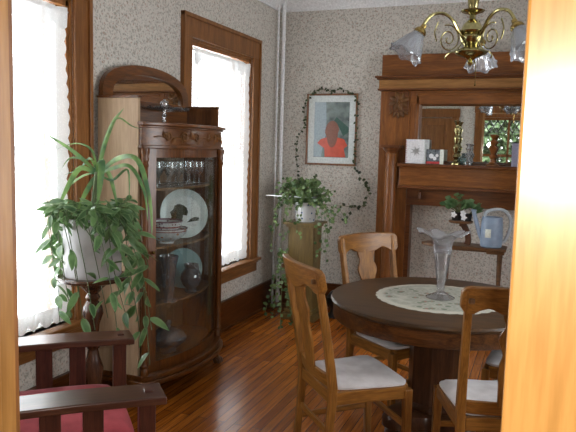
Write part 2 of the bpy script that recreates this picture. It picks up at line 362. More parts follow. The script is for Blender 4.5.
    def build(s, name, m, parent=None, smooth=True, bevel=0, seg=2, loc=None, double=True, ang=38, solid=0):
        bmesh.ops.recalc_face_normals(s.bm, faces=s.bm.faces) if double else None
        for e in s.bm.edges:
            e.smooth = not (len(e.link_faces) == 2 and e.calc_face_angle(0) > radians(ang))
        for f in s.bm.faces: f.smooth = smooth
        me = bpy.data.meshes.new(name); s.bm.to_mesh(me); s.bm.free()
        me.materials.append(M[m] if isinstance(m, str) else m)
        o = bpy.data.objects.new(name, me); COL.objects.link(o)
        if parent: o.parent = parent
        if loc: o.location = loc
        if solid:
            so = o.modifiers.new('thickness', 'SOLIDIFY'); so.thickness = solid; so.offset = 0
        if bevel:
            bv = o.modifiers.new('bevel', 'BEVEL'); bv.width = bevel; bv.segments = seg; bv.limit_method = 'ANGLE'; bv.angle_limit = radians(40)
        return o
def smooth(pts, k=4):
    pts = [V(p) for p in pts]; out = []
    for i in range(len(pts) - 1):
        p0 = pts[max(i - 1, 0)]; p1 = pts[i]; p2 = pts[i + 1]; p3 = pts[min(i + 2, len(pts) - 1)]
        for j in range(k):
            t = j / k
            out.append(.5 * ((2 * p1) + (p2 - p0) * t + (2 * p0 - 5 * p1 + 4 * p2 - p3) * t * t + (3 * p1 - p0 - 3 * p2 + p3) * t ** 3))
    out.append(pts[-1]); return out
def tag(o, label, cat, group=None, kind=None):
    o['label'] = label; o['category'] = cat
    if group: o['group'] = group
    if kind: o['kind'] = kind
    return o
def thing(name, label, cat, loc=(0, 0, 0), rz=0, group=None):
    o = bpy.data.objects.new(name, None); COL.objects.link(o); o.location = loc; o.rotation_euler = (0, 0, rz); o.empty_display_size = .1
    return tag(o, label, cat, group)
def struct(o): o['kind'] = 'structure'; return o
def copy_thing(root, loc, rz, label):
    c = root.copy(); COL.objects.link(c); c.location = loc; c.rotation_euler = (0, 0, rz); c['label'] = label
    for ch in list(root.children):
        d = ch.copy(); COL.objects.link(d); d.parent = c
        for g in list(ch.children):
            e = g.copy(); COL.objects.link(e); e.parent = d
    return c
def rect_frame(bld, u0, u1, v0, v1, w, d0, d1, plane, wt=None, wb=None):
    wt = wt or w; wb = wb or w
    def bx(a0, a1, b0, b1):
        if plane == 'x': bld.box(d0, d1, a0, a1, b0, b1)
        else: bld.box(a0, a1, d0, d1, b0, b1)
    bx(u0, u0 + w, v0, v1); bx(u1 - w, u1, v0, v1); bx(u0 + w, u1 - w, v1 - wt, v1); bx(u0 + w, u1 - w, v0, v0 + wb)
    return bld
def wall_with_holes(bld, u0, u1, z0, z1, holes, d0, d1, plane):
    us = sorted({u0, u1, *[h[0] for h in holes], *[h[1] for h in holes]}); zs = sorted({z0, z1, *[h[2] for h in holes], *[h[3] for h in holes]})
    for a, b_ in zip(us, us[1:]):
        for c, d in zip(zs, zs[1:]):
            mu, mz = (a + b_) / 2, (c + d) / 2
            if any(h[0] < mu < h[1] and h[2] < mz < h[3] for h in holes): continue
            if plane == 'x': bld.box(d0, d1, a, b_, c, d)
            else: bld.box(a, b_, d0, d1, c, d)
    return bld

# ================================================================ THE ROOM
XR, YF, H = 4.1, -5.0, 3.0          # right wall, front wall (with the doorway), ceiling
YB = -8.6                           # back of the room the camera stands in
W2 = (-1.72, -.64, .55, 2.37); W1 = (-4.09, -3.0, .55, 2.37)      # window openings (y0,y1,z0,z1)
struct(B().box(-.2, XR + .2, YB - .2, .2, -.12, 0).build('floor', 'floor', smooth=False))
struct(B().box(-.2, XR + .2, YB - .2, .2, H, H + .12).build('ceiling', 'plaster', smooth=False))
struct(wall_with_holes(B(), YB - .2, .2, 0, H, [W1, W2], -.2, 0, 'x').build('wall_left', 'paper', smooth=False))
struct(B().box(0, XR, 0, .2, 0, H).build('wall_back', 'paper', smooth=False))
RW = (-3.5, -1.8, .7, 2.4)  # unseen window, added to bring light onto the left wall
struct(wall_with_holes(B(), YB - .2, .2, 0, H, [RW], XR, XR + .2, 'x').build('wall_right', 'paper', smooth=False))
c = rect_frame(B(), RW[0] - .12, RW[1] + .12, RW[2] - .12, RW[3] + .14, .12, XR - .03, XR, 'x', .14)
w4 = struct(c.build('window_4', 'casing_y', smooth=False, bevel=.004))
s = rect_frame(B(), RW[0], RW[1], RW[2], RW[3], .05, XR + .06, XR + .10, 'x'); s.box(XR + .06, XR + .10, RW[0], RW[1], 1.55, 1.6); s.box(XR + .06, XR + .10, -2.69, -2.61, RW[2], RW[3]); s.build('sash', 'casing_y', w4, smooth=False)
g = B(); g.box(XR + .078, XR + .082, RW[0] + .04, RW[1] - .04, RW[2] + .04, RW[3] - .04); g.build('glass_pane', 'glass', w4, smooth=False)
DX0, DX1, DZ = 1.543, 2.455, 2.2    # doorway
struct(wall_with_holes(B(), 0, XR, 0, H, [(DX0 - .02, DX1 + .02, 0, DZ + .02)], YF - .13, YF, 'y').build('wall_front', 'paper', smooth=False))
LW = (1.0, 2.5, .9, 2.32)
struct(wall_with_holes(B(), 0, XR, 0, H, [LW], YB - .2, YB, 'y').build('wall_far', 'paper', smooth=False))
# doorway lining and casings
jb = B(); jb.box(DX0 - .02, DX0, YF - .13, YF, 0, DZ); jb.box(DX1, DX1 + .02, YF - .13, YF, 0, DZ); jb.box(DX0 - .02, DX1 + .02, YF - .13, YF, DZ, DZ + .02)
struct(jb.build('trim_1', 'jamb', smooth=False))
for k, (y0, y1) in enumerate(((YF, YF + .02), (YF - .15, YF - .13))):
    c = B(); wl = .12
    rl = .28 if k else .12
    xl, xr = (DX0 - .008, DX1 - .004)
    c.box(xl - wl, xl, y0, y1, 0, DZ + .01); c.box(xr, xr + rl, y0, y1, 0, DZ + .01); c.box(xl - wl - .01, xr + rl + .01, y0 - .004, y1 + .004, DZ + .01, DZ + .14)
    struct(c.build('trim_%d' % (2 + k), 'jamb' if k else 'casing_z', smooth=False, bevel=.004))
sp = B(); sp.box(DX0 - .0, DX0 + .012, YF - .09, YF - .045, 0, DZ)
struct(sp.build('trim_4', 'jamb', smooth=False, bevel=.003))
# crown moulding (white) and baseboards
def crown(name, a, b_, n):           # along a->b, n points into the room
    a, b_, n = V(a), V(b_), V(n); prof = [(0, -.114), (.012, -.114), (.016, -.098), (.03, -.085), (.055, -.05), (.082, -.03), (.088, -.016), (.10, -.012), (.10, 0), (0, 0)]
    bl = B(); A = [bl.bm.verts.new(a + n * p[0] + V((0, 0, p[1]))) for p in prof]; C = [bl.bm.verts.new(b_ + n * p[0] + V((0, 0, p[1]))) for p in prof]
    for i in range(len(prof)): j = (i + 1) % len(prof); bl.face([A[i], A[j], C[j], C[i]])
    bl.face(A); bl.face(C[::-1]); return struct(bl.build(name, 'plaster', ang=25))
crown('trim_5', (0, 0, H), (XR, 0, H), (0, -1, 0)); crown('trim_6', (0, YF, H), (0, 0, H), (1, 0, 0))
crown('trim_7', (XR, YF, H), (XR, 0, H), (-1, 0, 0)); crown('trim_8', (0, YF, H), (XR, YF, H), (0, 1, 0))
def baseb(name, x0, x1, y0, y1, m, ax, dirn):
    bl = B(); bl.box(x0, x1, y0, y1, 0, .235)
    if ax == 'y':
        bl.box(min(x0, x1), max(x0, x1) + .008 * dirn if dirn > 0 else x1, y0, y1, .235, .262); bl.box(x1 if dirn > 0 else x0 - .014, x1 + .014 if dirn > 0 else x0, y0, y1, 0, .022)
    else:
        bl.box(x0, x1, y0 - .008, y1, .235, .262); bl.box(x0, x1, y0 - .014, y0, 0, .022)
    return struct(bl.build(name, m, smooth=False, bevel=.003))
baseb('baseboard_left', 0, .022, YF, 0, 'base_y', 'y', 1)
baseb('baseboard_back', .022, XR, -.022, 0, 'base_x', 'x', -1)
bl = B(); bl.box(XR - .022, XR, YF, -.022, 0, .26); struct(bl.build('baseboard_right', 'base_y', smooth=False, bevel=.003))
bl = B(); bl.box(.022, .22, YF, YF + .022, 0, .26); bl.box(1.18, DX0 - .135, YF, YF + .022, 0, .26); bl.box(DX1 + .135, XR - .022, YF, YF + .022, 0, .26); struct(bl.build('baseboard_front', 'base_x', smooth=False, bevel=.003))

def wavy(pts_y, z, amp): pass
def side_window(idx, W, lab):
    y0, y1, z0, z1 = W; cw = .13
    c = B(); c.box(0, .022, y0 - cw, y0, z0 - .02, z1); c.box(0, .022, y1, y1 + cw, z0 - .02, z1); c.box(0, .024, y0 - cw - .004, y1 + cw + .004, z1, z1 + .155)
    # back-band round the outside
    c.box(0, .036, y0 - cw - .006, y0 - cw + .022, z0 - .02, z1 + .16); c.box(0, .036, y1 + cw - .022, y1 + cw + .006, z0 - .02, z1 + .16); c.box(0, .038, y0 - cw - .006, y1 + cw + .006, z1 + .135, z1 + .165)
    w = struct(c.build('window_%d' % idx, 'casing_z', smooth=False, bevel=.003))
    s = B(); s.box(-.06, .07, y0 - cw - .02, y1 + cw + .02, z0 - .028, z0); s.build('window_stool', 'casing_y', w, bevel=.006)
    s = B(); s.box(0, .03, y0 - cw, y1 + cw, z0 - .13, z0 - .028); s.box(0, .042, y0 - cw, y1 + cw, z0 - .05, z0 - .028); s.build('window_apron', 'casing_y', w, bevel=.004)
    s = B(); s.box(-.2, 0, y0 - .0, y0 + .018, z0, z1); s.box(-.2, 0, y1 - .018, y1, z0, z1); s.box(-.2, 0, y0, y1, z1 - .018, z1)
    s.box(-.05, -.01, y1 - .04, y1 - .018, z0, z1); s.box(-.05, -.01, y0 + .018, y0 + .04, z0, z1); s.box(-.05, -.01, y0 + .018, y1 - .018, z1 - .05, z1 - .018)
    s.build('window_jamb', 'casing_z', w, bevel=.002)
    zm = (z0 + z1) / 2 + .06
    for nm, d, a, b_ in (('upper_sash', -.13, zm - .02, z1 - .018), ('lower_sash', -.095, z0, zm + .02)):
        f = rect_frame(B(), y0 + .018, y1 - .018, a, b_, .045, d, d + .032, 'x', .035, .05).build(nm, 'white_paint', w, smooth=False, bevel=.002)
        g = B(); g.box(d + .013, d + .017, y0 + .06, y1 - .06, a + .04, b_ - .03); g.build('glass_pane', 'glass', f, smooth=False)
    lk = B(); lk.box(-.063, -.045, (y0 + y1) / 2 - .035, (y0 + y1) / 2 + .035, zm, zm + .022); lk.build('sash_lock', 'brass_old', w, bevel=.004)
    return w
side_window(1, W1, ''); side_window(2, W2, '')

def lace_panel(W, label, scallop_bottom, group):
    """a sheer curtain with a ruffled valance and scalloped edge strips; hangs just inside the casing"""
    y0, y1, z0, z1 = W
    t = thing('lace_curtain', label, 'curtain', (-.004, (y0 + y1) / 2, z0 + .0), 0, group)
    hw = (y1 - y0) / 2 - .045; hh = z1 - z0
    def fold(y): return .006 * sin(y * 42) + .004 * sin(y * 97)
    bl = B(); ny, nz = 70, 12; grid = []
    for i in range(ny + 1):
        y = -hw + .06 + (2 * hw - .12) * i / ny; col = []
        for j in range(nz + 1):
            zb = .03; z = zb + (hh - .12 - zb) * j / nz; col.append(bl.bm.verts.new((fold(y), y, z)))
        grid.append(col)
    for i in range(ny):
        for j in range(nz): bl.face([grid[i][j], grid[i + 1][j], grid[i + 1][j + 1], grid[i][j + 1]])
    bl.build('sheer_panel', 'lace', t, double=False)
    for sgn in (-1, 1):                # scalloped borders
        bl = B(); n = 120; prev = None
        for j in range(n + 1):
            z = .015 + (hh - .12) * j / n; s = abs(sin(z * pi / .075)); wob = .012 * sin(z * 7)
            yo = sgn * (hw - .012 + .018 * s + wob); yi = sgn * (hw - .085)
            row = [bl.bm.verts.new((fold(yi) + .002, yi, z)), bl.bm.verts.new((fold(yo) * .6 + .004, (yi + yo) / 2, z)), bl.bm.verts.new((.006, yo, z))]
            if prev:
                for k in (0, 1): bl.face([prev[k], prev[k + 1], row[k + 1], row[k]])
            prev = row
        bl.build('scalloped_border', 'lace_dense', t, double=False)
    bl = B(); n = 160; prev = None     # valance with scalloped lower edge
    for i in range(n + 1):
        y = -hw - .0 + 2 * hw * i / n; s = abs(sin(y * pi / .13)); top = hh - .075 + .012 * abs(sin(y * pi / .2)); bot = hh - .15 - .035 * s
        row = [bl.bm.verts.new((.012 + .005 * sin(y * 60), y, bot)), bl.bm.verts.new((.014 + .006 * sin(y * 60 + 1), y, (bot + top) / 2)), bl.bm.verts.new((.012, y, top))]
        if prev:
            for k in (0, 1): bl.face([prev[k], prev[k + 1], row[k + 1], row[k]])
        prev = row
    bl.build('lace_valance', 'lace_dense', t, double=False)
    bl = B(); bl.tube([(.004, -hw - .012, hh - .085), (.004, hw + .012, hh - .085)], .006, 8); bl.build('curtain_rod', 'steel', t)
    # scalloped hem
    bl = B(); n = 120; prev = None
    for i in range(n + 1):
        y = -hw + .05 + (2 * hw - .10) * i / n; s = abs(sin(y * pi / .09)); row = [bl.bm.verts.new((fold(y) + .003, y, .05 - .04 * s)), bl.bm.verts.new((fold(y) + .003, y, .11))]
        if prev: bl.face([prev[0], prev[1], row[1], row[0]])
        prev = row
    bl.build('scalloped_hem', 'lace_dense', t, double=False)
    return t
lace_panel(W2, 'white lace curtain over the window beyond the china cabinet', True, 'lace curtains')
lace_panel(W1, 'white lace curtain over the nearer left window behind the trailing plant', True, 'lace curtains')

# closed panelled door in the front wall, seen in the mantel mirror
d = B(); d.box(.34, 1.06, YF + .001, YF + .012, 0, 2.12)
rect_frame(d, .34, 1.06, 0, 2.12, .11, YF + .012, YF + .03, 'y', .12, .2); d.box(.45, .95, YF + .012, YF + .03, .85, 1.0); d.box(.45, .95, YF + .012, YF + .03, 1.52, 1.62)
dr = struct(d.build('door_1', 'casing_z', smooth=False, bevel=.004))
k = B(); k.lathe([(.0, .0), (.02, .004), (.008, .012), (.01, .03), (.026, .045), (.026, .06), (0, .07)], (1.0, YF + .03, .95), 16, rot=Matrix.Rotation(radians(-90), 3, 'X')); k.build('door_handle', 'brass_old', dr)
c = B(); c.box(.23, .34, YF, YF + .035, 0, 2.13); c.box(1.06, 1.17, YF, YF + .035, 0, 2.13); c.box(.22, 1.18, YF, YF + .04, 2.13, 2.27)
struct(c.build('trim_9', 'casing_z', smooth=False, bevel=.004))

# leaded window in the room behind the camera (seen in the mirror)
c = rect_frame(B(), LW[0] - .12, LW[1] + .12, LW[2] - .12, LW[3] + .14, .12, YB, YB + .03, 'y', .14)
w3 = struct(c.build('window_3', 'casing_z', smooth=False, bevel=.004))
s = rect_frame(B(), LW[0], LW[1], LW[2], LW[3], .05, YB - .1, YB - .06, 'y'); s.box(LW[0], LW[1], YB - .1, YB - .06, 1.5, 1.55); s.box(1.73, 1.77, YB - .1, YB - .06, .9, 2.3); s.build('sash', 'casing_z', w3, smooth=False)
g = B(); g.box(LW[0] + .04, LW[1] - .04, YB - .085, YB - .081, LW[2] + .04, LW[3] - .04); g.build('glass_pane', 'glass', w3, smooth=False)
ld = B(); zt = LW[3] - .05; zb = zt - .26; n = 9; x0, x1 = LW[0] + .05, LW[1] - .05; st = (x1 - x0) / n
for i in range(n):
    for a, b_ in ((zb, zt), (zt, zb)): ld.tube([(x0 + i * st, YB - .078, a), (x0 + (i + 1) * st, YB - .078, b_)], .014, 5)
ld.tube([(x0, YB - .078, zb), (x1, YB - .078, zb)], .006, 5)
for i in range(1, n, 2): ld.tube([(x0 + i * st, YB - .078, zb), (x0 + i * st, YB - .078, 1.55)], .009, 5)
ld.build('leading', 'black', w3)
# garden shrub outside that window
t = thing('garden_shrub', 'sunlit green garden shrub seen reflected in the mantel mirror', 'shrub', (1.6, -11.2, -.4))
tr = B()
for q in range(7):
    a = q * .9; tr.tube([(0, 0, 0), (.15 * cos(a), .1 * sin(a), .9), (.75 * cos(a), .5 * sin(a), 1.9)], .035, 6, scales=[1, .8, .3])
tr.build('trunk', 'stem', t)
lf = B()
for q in range(7000):
    a = rnd.uniform(0, 6.283); u = rnd.uniform(-1, 1); r_ = rnd.uniform(.35, 1) ** .5; p = V((2.4 * r_ * cos(a) * sqrt(1 - u * u), .7 * r_ * sin(a) * sqrt(1 - u * u), 1.9 + 1.9 * r_ * u))
    lf.leaf(p, V((rnd.uniform(-1, 1), rnd.uniform(-1, 1), rnd.uniform(-.6, .6))), V((rnd.uniform(-.5, .5), .3, 1)), .30, .20, n=2)
lf.build('foliage', 'outleaf', t, double=False)
gd = B(); gd.box(-6, 10, -16, YB - .2, -.55, -.4); struct(gd.build('ground', plain('lawn', (.12, .2, .06), .9, bump=.5), smooth=False))

# ================================================================ MANTEL
ML, MR = 1.03, 2.97; MC = (ML + MR) / 2
mt = thing('mantelpiece', 'tall oak mantelpiece with mirror overmantel and round columns', 'mantelpiece', (MC, 0, 0))
def mx_(a, b_): return (a - MC, b_ - MC)
def mb(name, x0, x1, y0, y1, z0, z1, m, bev=.004):
    bl = B(); bl.box(x0 - MC, x1 - MC, y0, y1, z0, z1); return bl.build(name, m, mt, smooth=False, bevel=bev)
mb('top_board', 1.065, MR - .035, -.14, 0, 2.235, 2.432, 'mantel_x')
bl = B(); bl.box(1.015 - MC, MR + .015 - MC, -.20, 0, 2.222, 2.242); bl.box(1.03 - MC, MR - MC, -.185, 0, 2.208, 2.222); bl.build('cornice_shelf', 'mantel_dark', mt, smooth=False, bevel=.005)
mb('cornice_band', 1.05, MR - .02, -.17, 0, 2.128, 2.208, 'mantel_band')
bl = B(); bl.box(1.04 - MC, MR - .01 - MC, -.18, 0, 2.112, 2.128); bl.build('cornice_moulding', 'mantel_dark', mt, smooth=False, bevel=.005)
for s in (-1, 1):
    def sx(x): return (x - MC) if s < 0 else (MC - x)
    def sb(bld, x0, x1, *r):
        a, b_ = sorted((sx(x0), sx(x1))); return bld.box(a, b_, *r)
    bl = B(); sb(bl, 1.062, 1.335, -.13, 0, 0, 2.112); bl.build('pilaster', 'mantel_z', mt, smooth=False, bevel=.004)
    bl = B(); sb(bl, 1.335, 1.39, -.125, -.02, 1.5, 2.112); sb(bl, 1.39, 1.415, -.135, -.02, 1.5, 2.06); bl.build('mirror_stile', 'mantel_z', mt, smooth=False, bevel=.004)
    # carved square block with leaf motif
    bl = B(); sb(bl, 1.148, 1.32, -.145, -.13, 1.925, 2.105); cb = bl.build('carved_block', 'mantel_dark', mt, smooth=False, bevel=.003)
    bl = B(); xc = sx(1.234)
    for q in range(8):
        a = q * pi / 4 + .3; bl.leaf((xc + .012 * cos(a), -.150, 2.015 + .012 * sin(a)), (cos(a), -.35, sin(a)), (0, -1, 0), .078, .046, curl=.5, fold=-.3)
    for q in range(5):
        a = -pi / 2 + (q - 2) * .45; bl.leaf((xc + .05 * cos(a), -.148, 1.965 + .04 * sin(a)), (cos(a), -.3, sin(a)), (0, -1, 0), .055, .03, curl=.5, fold=-.3)
    bl.lathe([(0, .02), (.012, .015), (.018, 0)], (xc, -.146, 2.015), 12, rot=Matrix.Rotation(radians(90), 3, 'X')); bl.build('carved_leaves', 'carving', cb, double=False, solid=.005)
    # round column
    xc = sx(1.20); yc = -.20
    bl = B(); prof = [(.066, .10), (.066, .13), (.06, .15), (.052, .17), (.055, .5), (.055, 1.0), (.052, 1.46), (.05, 1.52), (.055, 1.53), (.055, 1.545), (.05, 1.55)]
    bl.lathe(prof, (xc, yc, 0), 28, cap0=True, cap1=True); co = bl.build('round_column', 'mantel_z', mt)
    bl = B(); bl.lathe([(.05, 1.55), (.055, 1.565), (.075, 1.585), (.082, 1.6)], (xc, yc, 0), 28); bl.box(xc - .088, xc + .088, yc - .088, yc + .07, 1.6, 1.625); bl.build('capital', 'mantel_dark', co, bevel=.003)
    bl = B(); bl.box(xc - .08, xc + .08, yc - .08, yc + .068, 0, .10); bl.build('plinth', 'mantel_dark', co, smooth=False, bevel=.004)
bl = B(); bl.box(1.335 - MC, MR - .305 - MC, -.135, -.02, 1.995, 2.112); bl.box(1.39 - MC, MR - .36 - MC, -.15, -.02, 2.07, 2.09)
bl.build('mirror_head_rail', 'mantel_x', mt, smooth=False, bevel=.004)
# mirror: bevelled plate
mz0, mz1, mx0, mx1 = 1.475, 2.0, 1.415 - MC, MR - .385 - MC
bl = B(); bw = .022
o_ = [(mx0, mz0), (mx1, mz0), (mx1, mz1), (mx0, mz1)]; i_ = [(mx0 + bw, mz0 + bw), (mx1 - bw, mz0 + bw), (mx1 - bw, mz1 - bw), (mx0 + bw, mz1 - bw)]
A = [bl.bm.verts.new((p[0], -.094, p[1])) for p in o_]; C = [bl.bm.verts.new((p[0], -.099, p[1])) for p in i_]; D = [bl.bm.verts.new((p[0], -.088, p[1])) for p in o_]
bl.face(C); bl.face(D[::-1])
for i in range(4): j = (i + 1) % 4; bl.face([A[i], A[j], C[j], C[i]]); bl.face([D[i], D[j], A[j], A[i]])
bl.build('mirror', 'mirror', mt, smooth=False)
mb('mirror_backing', 1.36, MR - .33, -.086, -.02, 1.46, 2.05, 'mantel_dark', 0)
bl = B(); bl.box(1.262 - MC, MR - .232 - MC, -.27, 0, 1.437, 1.467); bl.build('mantel_shelf', 'mantel_dark', mt, smooth=False, bevel=.008, seg=3)
mb('shelf_frieze', 1.28, MR - .25, -.22, -.02, 1.27, 1.437, 'mantel_x')
mb('frieze_moulding', 1.275, MR - .245, -.235, -.02, 1.245, 1.27, 'mantel_dark')
mb('lintel_panel', 1.335, MR - .305, -.12, -.01, 1.09, 1.245, 'mantel_dark')
for s in (-1, 1):
    bl = B(); a, b_ = (1.335 - MC, 1.375 - MC) if s < 0 else (MC - 1.375, MC - 1.335); bl.box(a, b_, -.12, 0, 0, 1.09); bl.build('opening_stile', 'mantel_dark', mt, smooth=False, bevel=.003)
    bl = B(); xc = (1.46 - MC) * (-s if s > 0 else 1)
    bl.lathe([(.018, 0), (.018, .03), (.012, .05), (.016, .06), (.005, .075), (0, .078)], (xc, -.135, 1.15), 12, cap0=True); bl.build('turned_drop', 'mantel_dark', mt)

# things on the mantel shelf  (shelf top z = 1.467)
SZ = 1.467
t = thing('greeting_card', 'white greeting card with star emblem and red edge on mantel shelf', 'card', (1.415, -.21, SZ), radians(4))
bl = B(); bl.box(-.085, .075, -.002, .002, .0, .213); bl.box(-.085, -.075, -.004, -.002, 0, .213); bl.build('front_leaf', 'cream_box', t, smooth=False)
bl = B(); bl.hexa([V(p) for p in ((.075, -.002, 0), (.078, -.002, 0), (.115, .05, 0), (.112, .05, 0), (.075, -.002, .213), (.078, -.002, .213), (.115, .05, .213), (.112, .05, .213))]); bl.build('back_leaf', 'plate_sky', t, smooth=False)
bl = B(); star = []
for q in range(14):
    a = q * pi / 7; r_ = .055 if q % 2 == 0 else .022; star.append((.005 + r_ * cos(a), .11 + r_ * sin(a) * .8))
bl.prism(star, -.0045, -.003, 'y'); bl.build('star_emblem', 'steel', t, smooth=False)
bl = B()
for q in range(12): bl.box(-.083, -.078, -.0055, -.004, .01 + q * .0165, .018 + q * .0165)
bl.build('dark_edge_pattern', 'red_ink', t, smooth=False)
t = thing('photo_card', 'small dark photo card with red strip beside the white card', 'card', (1.585, -.20, SZ), radians(-6))
bl = B(); bl.box(-.075, .045, -.002, .002, 0, .128); bl.build('photo', 'card_photo', t, smooth=False)
bl = B(); bl.box(.045, .078, -.003, .003, 0, .128); bl.build('pale_edge', 'tag', t, smooth=False)
bl = B(); bl.box(-.075, .045, -.005, -.002, .002, .022); bl.build('red_strip', 'red_ink', t, smooth=False)
bl = B()
for cx_, cz_, r_ in ((-.03, .07, .022), (.0, .05, .017), (.02, .075, .014)): bl.lathe([(0, .001), (r_, 0)], (cx_, -.0035, cz_), 12, rot=Matrix.Rotation(radians(90), 3, 'X'))
bl.build('white_blossoms', 'cream_box', t, smooth=False)
def candlestick(name, loc, prof, m, label, group=None):
    bl = B(); bl.lathe(prof, (0, 0, 0), 20, cap0=True); o = bl.build(name, m, loc=loc); return tag(o, label, 'candlestick', group)
bead = [(.045, 0), (.045, .012), (.02, .03), (.012, .045), (.026, .07), (.012, .095), (.022, .12), (.03, .15), (.012, .18), (.02, .2), (.026, .235), (.011, .26), (.022, .29), (.024, .315), (.010, .335), (.026, .37), (.03, .378), (.018, .38), (.012, .33), (0, .33)]
candlestick('candlestick', (1.765, -.20, SZ), bead, 'brass', 'shiny brass beaded candlestick on mantel shelf, tallest, left of the glass figurine')
bead2 = [(.055, 0), (.055, .01), (.024, .03), (.018, .06), (.034, .075), (.018, .10), (.03, .14), (.036, .15), (.014, .175), (.03, .205), (.012, .225), (.026, .25), (.038, .262), (.012, .268), (0, .265)]
candlestick('candlestick', (2.072, -.20, SZ), bead2, 'mantel_z', 'reddish turned wooden candlestick on mantel shelf near the lilac box')
bl = B(); bl.lathe([(.04, 0), (.042, .02), (.018, .04), (.03, .075), (.034, .09), (.014, .115), (.024, .14), (.014, .16), (.03, .18), (.026, .185), (0, .18)], (0, 0, 0), 16, cap0=True)
tag(bl.build('glass_figurine', 'crystal', loc=(1.87, -.19, SZ)), 'small clear glass figurine on mantel shelf between two candlesticks', 'figurine')
bl = B(); bl.lathe([(.035, 0), (.05, .03), (.045, .06), (.015, .085), (.02, .10), (0, .105)], (0, 0, 0), 16, cap0=True)
tag(bl.build('glass_jar', 'teal_glass', loc=(1.825, -.145, SZ)), 'squat teal glass jar behind the glass figurine on mantel shelf', 'jar')
t = thing('candle_box', 'upright lilac grey box at the right end of mantel shelf', 'box', (2.255, -.20, SZ), radians(3))
bl = B(); bl.box(-.03, .055, -.03, .03, 0, .195); bl.build('carton', 'candle_box', t, smooth=False, bevel=.002)
bl = B(); bl.box(-.031, .056, -.031, .031, .195, .205); bl.build('lid', 'black', t, smooth=False, bevel=.001)

# ================================================================ PICTURE + PIPE
pc = atY(331.5, 130, -.02)
t = thing('framed_picture', 'framed print of a long-haired figure in red on the back wall', 'picture', (.563, 0, 1.76))
bl = rect_frame(B(), -.255, .255, -.342, .342, .018, -.03, -.004, 'y'); bl.build('frame', 'frame_wood', t, smooth=False, bevel=.003)
bl = B(); bl.box(-.24, .24, -.014, -.006, -.327, .327); bl.build('mat_board', 'matboard', t, smooth=False)
bl = B(); bl.box(-.175, .175, -.0165, -.014, -.265, .262); pr = bl.build('print', 'print_bg', t, smooth=False)
bl = B(); bl.prism([(-.175 + .0, .26), (-.06, .26), (-.05, -.02), (-.10, -.26), (-.175, -.26)], -.0175, -.0166, 'y'); bl.build('painted_reflection_band', 'print_reflection', pr, smooth=False)  # reflection in the picture glass, painted as a flat pale band
bl = B(); bl.prism([(.0, .05), (.05, .12), (.10, .08), (.175, .02), (.175, -.02), (.12, -.06), (.10, -.02), (.06, .05)], -.0182, -.0176, 'y'); bl.build('foliage_shape', 'print_dark', pr, smooth=False)
bl = B(); bl.prism([(-.06, -.262), (-.065, -.18), (-.14, -.13), (-.10, -.09), (-.03, -.07), (.05, -.07), (.13, -.09), (.165, -.15), (.13, -.18), (.15, -.262)], -.0190, -.0183, 'y'); bl.build('red_dress_shape', 'print_red', pr, smooth=False)
bl = B(); bl.prism([(.01 + .072 * cos(a) * (1 if sin(a) > 0 else .8), -.03 + (.115 if sin(a) > 0 else .14) * sin(a)) for a in [2 * pi * q / 24 for q in range(24)]], -.0197, -.0191, 'y'); bl.build('hair_shape', 'print_hair', pr, smooth=False)
# heating pipes in the corner
for (x, y, r_, z0, lab) in ((.062, -.062, .019, .025, 'thick white painted pipe rising in the room corner'), (.022 + .016, -.135, .009, .0, 'thin white painted pipe beside the thick corner pipe')):
    bl = B(); bl.tube([(0, 0, z0), (0, 0, H - .002)], r_, 16)
    for zc in (2.62, .12): bl.lathe([(r_, zc - .02), (r_ * 1.25, zc - .015), (r_ * 1.25, zc + .015), (r_, zc + .02)], (0, 0, 0), 16)
    tag(bl.build('heating_pipe', 'white_paint', loc=(x, y, 0)), lab, 'pipe', None)
bl = B(); bl.prism([(-.16, .08), (-.155, -.12), (.16, -.16), (.22, .08)], 0, .022, 'z'); tag(bl.build('floor_board', 'brownstand', loc=(.20, -.165 + .03, 0), smooth=False, bevel=.003), 'low wooden board on the floor at the foot of the corner pipes', 'board')

# ================================================================ CHINA CABINET   local x = away from wall, y = along wall
CY = -2.33
cb = thing('china_cabinet', 'tall bow-front oak china cabinet between the two windows', 'cabinet', (0, CY, 0))
HWc, DP, BOW = .48, .31, .13
def bowx(y, off=0, hw=.47):
    t_ = max(-1, min(1, y / hw)); return DP + BOW * (1 - t_ * t_) ** .8 + off
def bow_poly(off, hw, x0=.03, n=24):
    ys = [-hw + 2 * hw * i / n for i in range(n + 1)]
    return [(x0, -hw)] + [(DP + off + BOW * (1 - (y / hw) ** 2) ** .8 if abs(y) < hw else DP + off, y) for y in ys] + [(x0, hw)]
for s, lab in ((-1, 'side panel with window light painted in as pale beige'), (1, None)):
    bl = B(); bl.box(.03, DP, s * HWc - .012, s * HWc + .012, .2, 1.84); o = bl.build('side_panel', 'cab_side_lit' if s < 0 else 'cab_z', cb, smooth=False, bevel=.002)  # only the near side takes the painted window-lit colour
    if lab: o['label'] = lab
    bl = B(); bl.box(.025, DP + .008, s * HWc - .018, s * HWc + .018, 1.84, 1.853); bl.build('side_cap', 'cab_y', cb, smooth=False, bevel=.003)
bl = B(); bl.box(.025, .04, -.468, .468, .2, 1.69); bl.build('back_panel', 'cab_in', cb, smooth=False)
bl = B(); bl.prism(bow_poly(.045, .50), .135, .165); bl.prism(bow_poly(.03, .492), .165, .2); bl.build('base', 'cab_y', cb, bevel=.006)
def cap_poly(off, hw):
    p = bow_poly(off, hw); return [(.03, -.467), (DP, -.467), (DP, -hw)] + p[1:-1] + [(DP, hw), (DP, .467), (.03, .467)]
bl = B(); bl.prism(cap_poly(.045, .500), 1.685, 1.705); bl.prism(cap_poly(.03, .49), 1.672, 1.685); bl.build('top', 'cab_y', cb, bevel=.004)
bl = B(); bl.prism(cap_poly(.018, .482), 1.572, 1.672); fz = bl.build('carved_frieze', 'cab_y', cb)
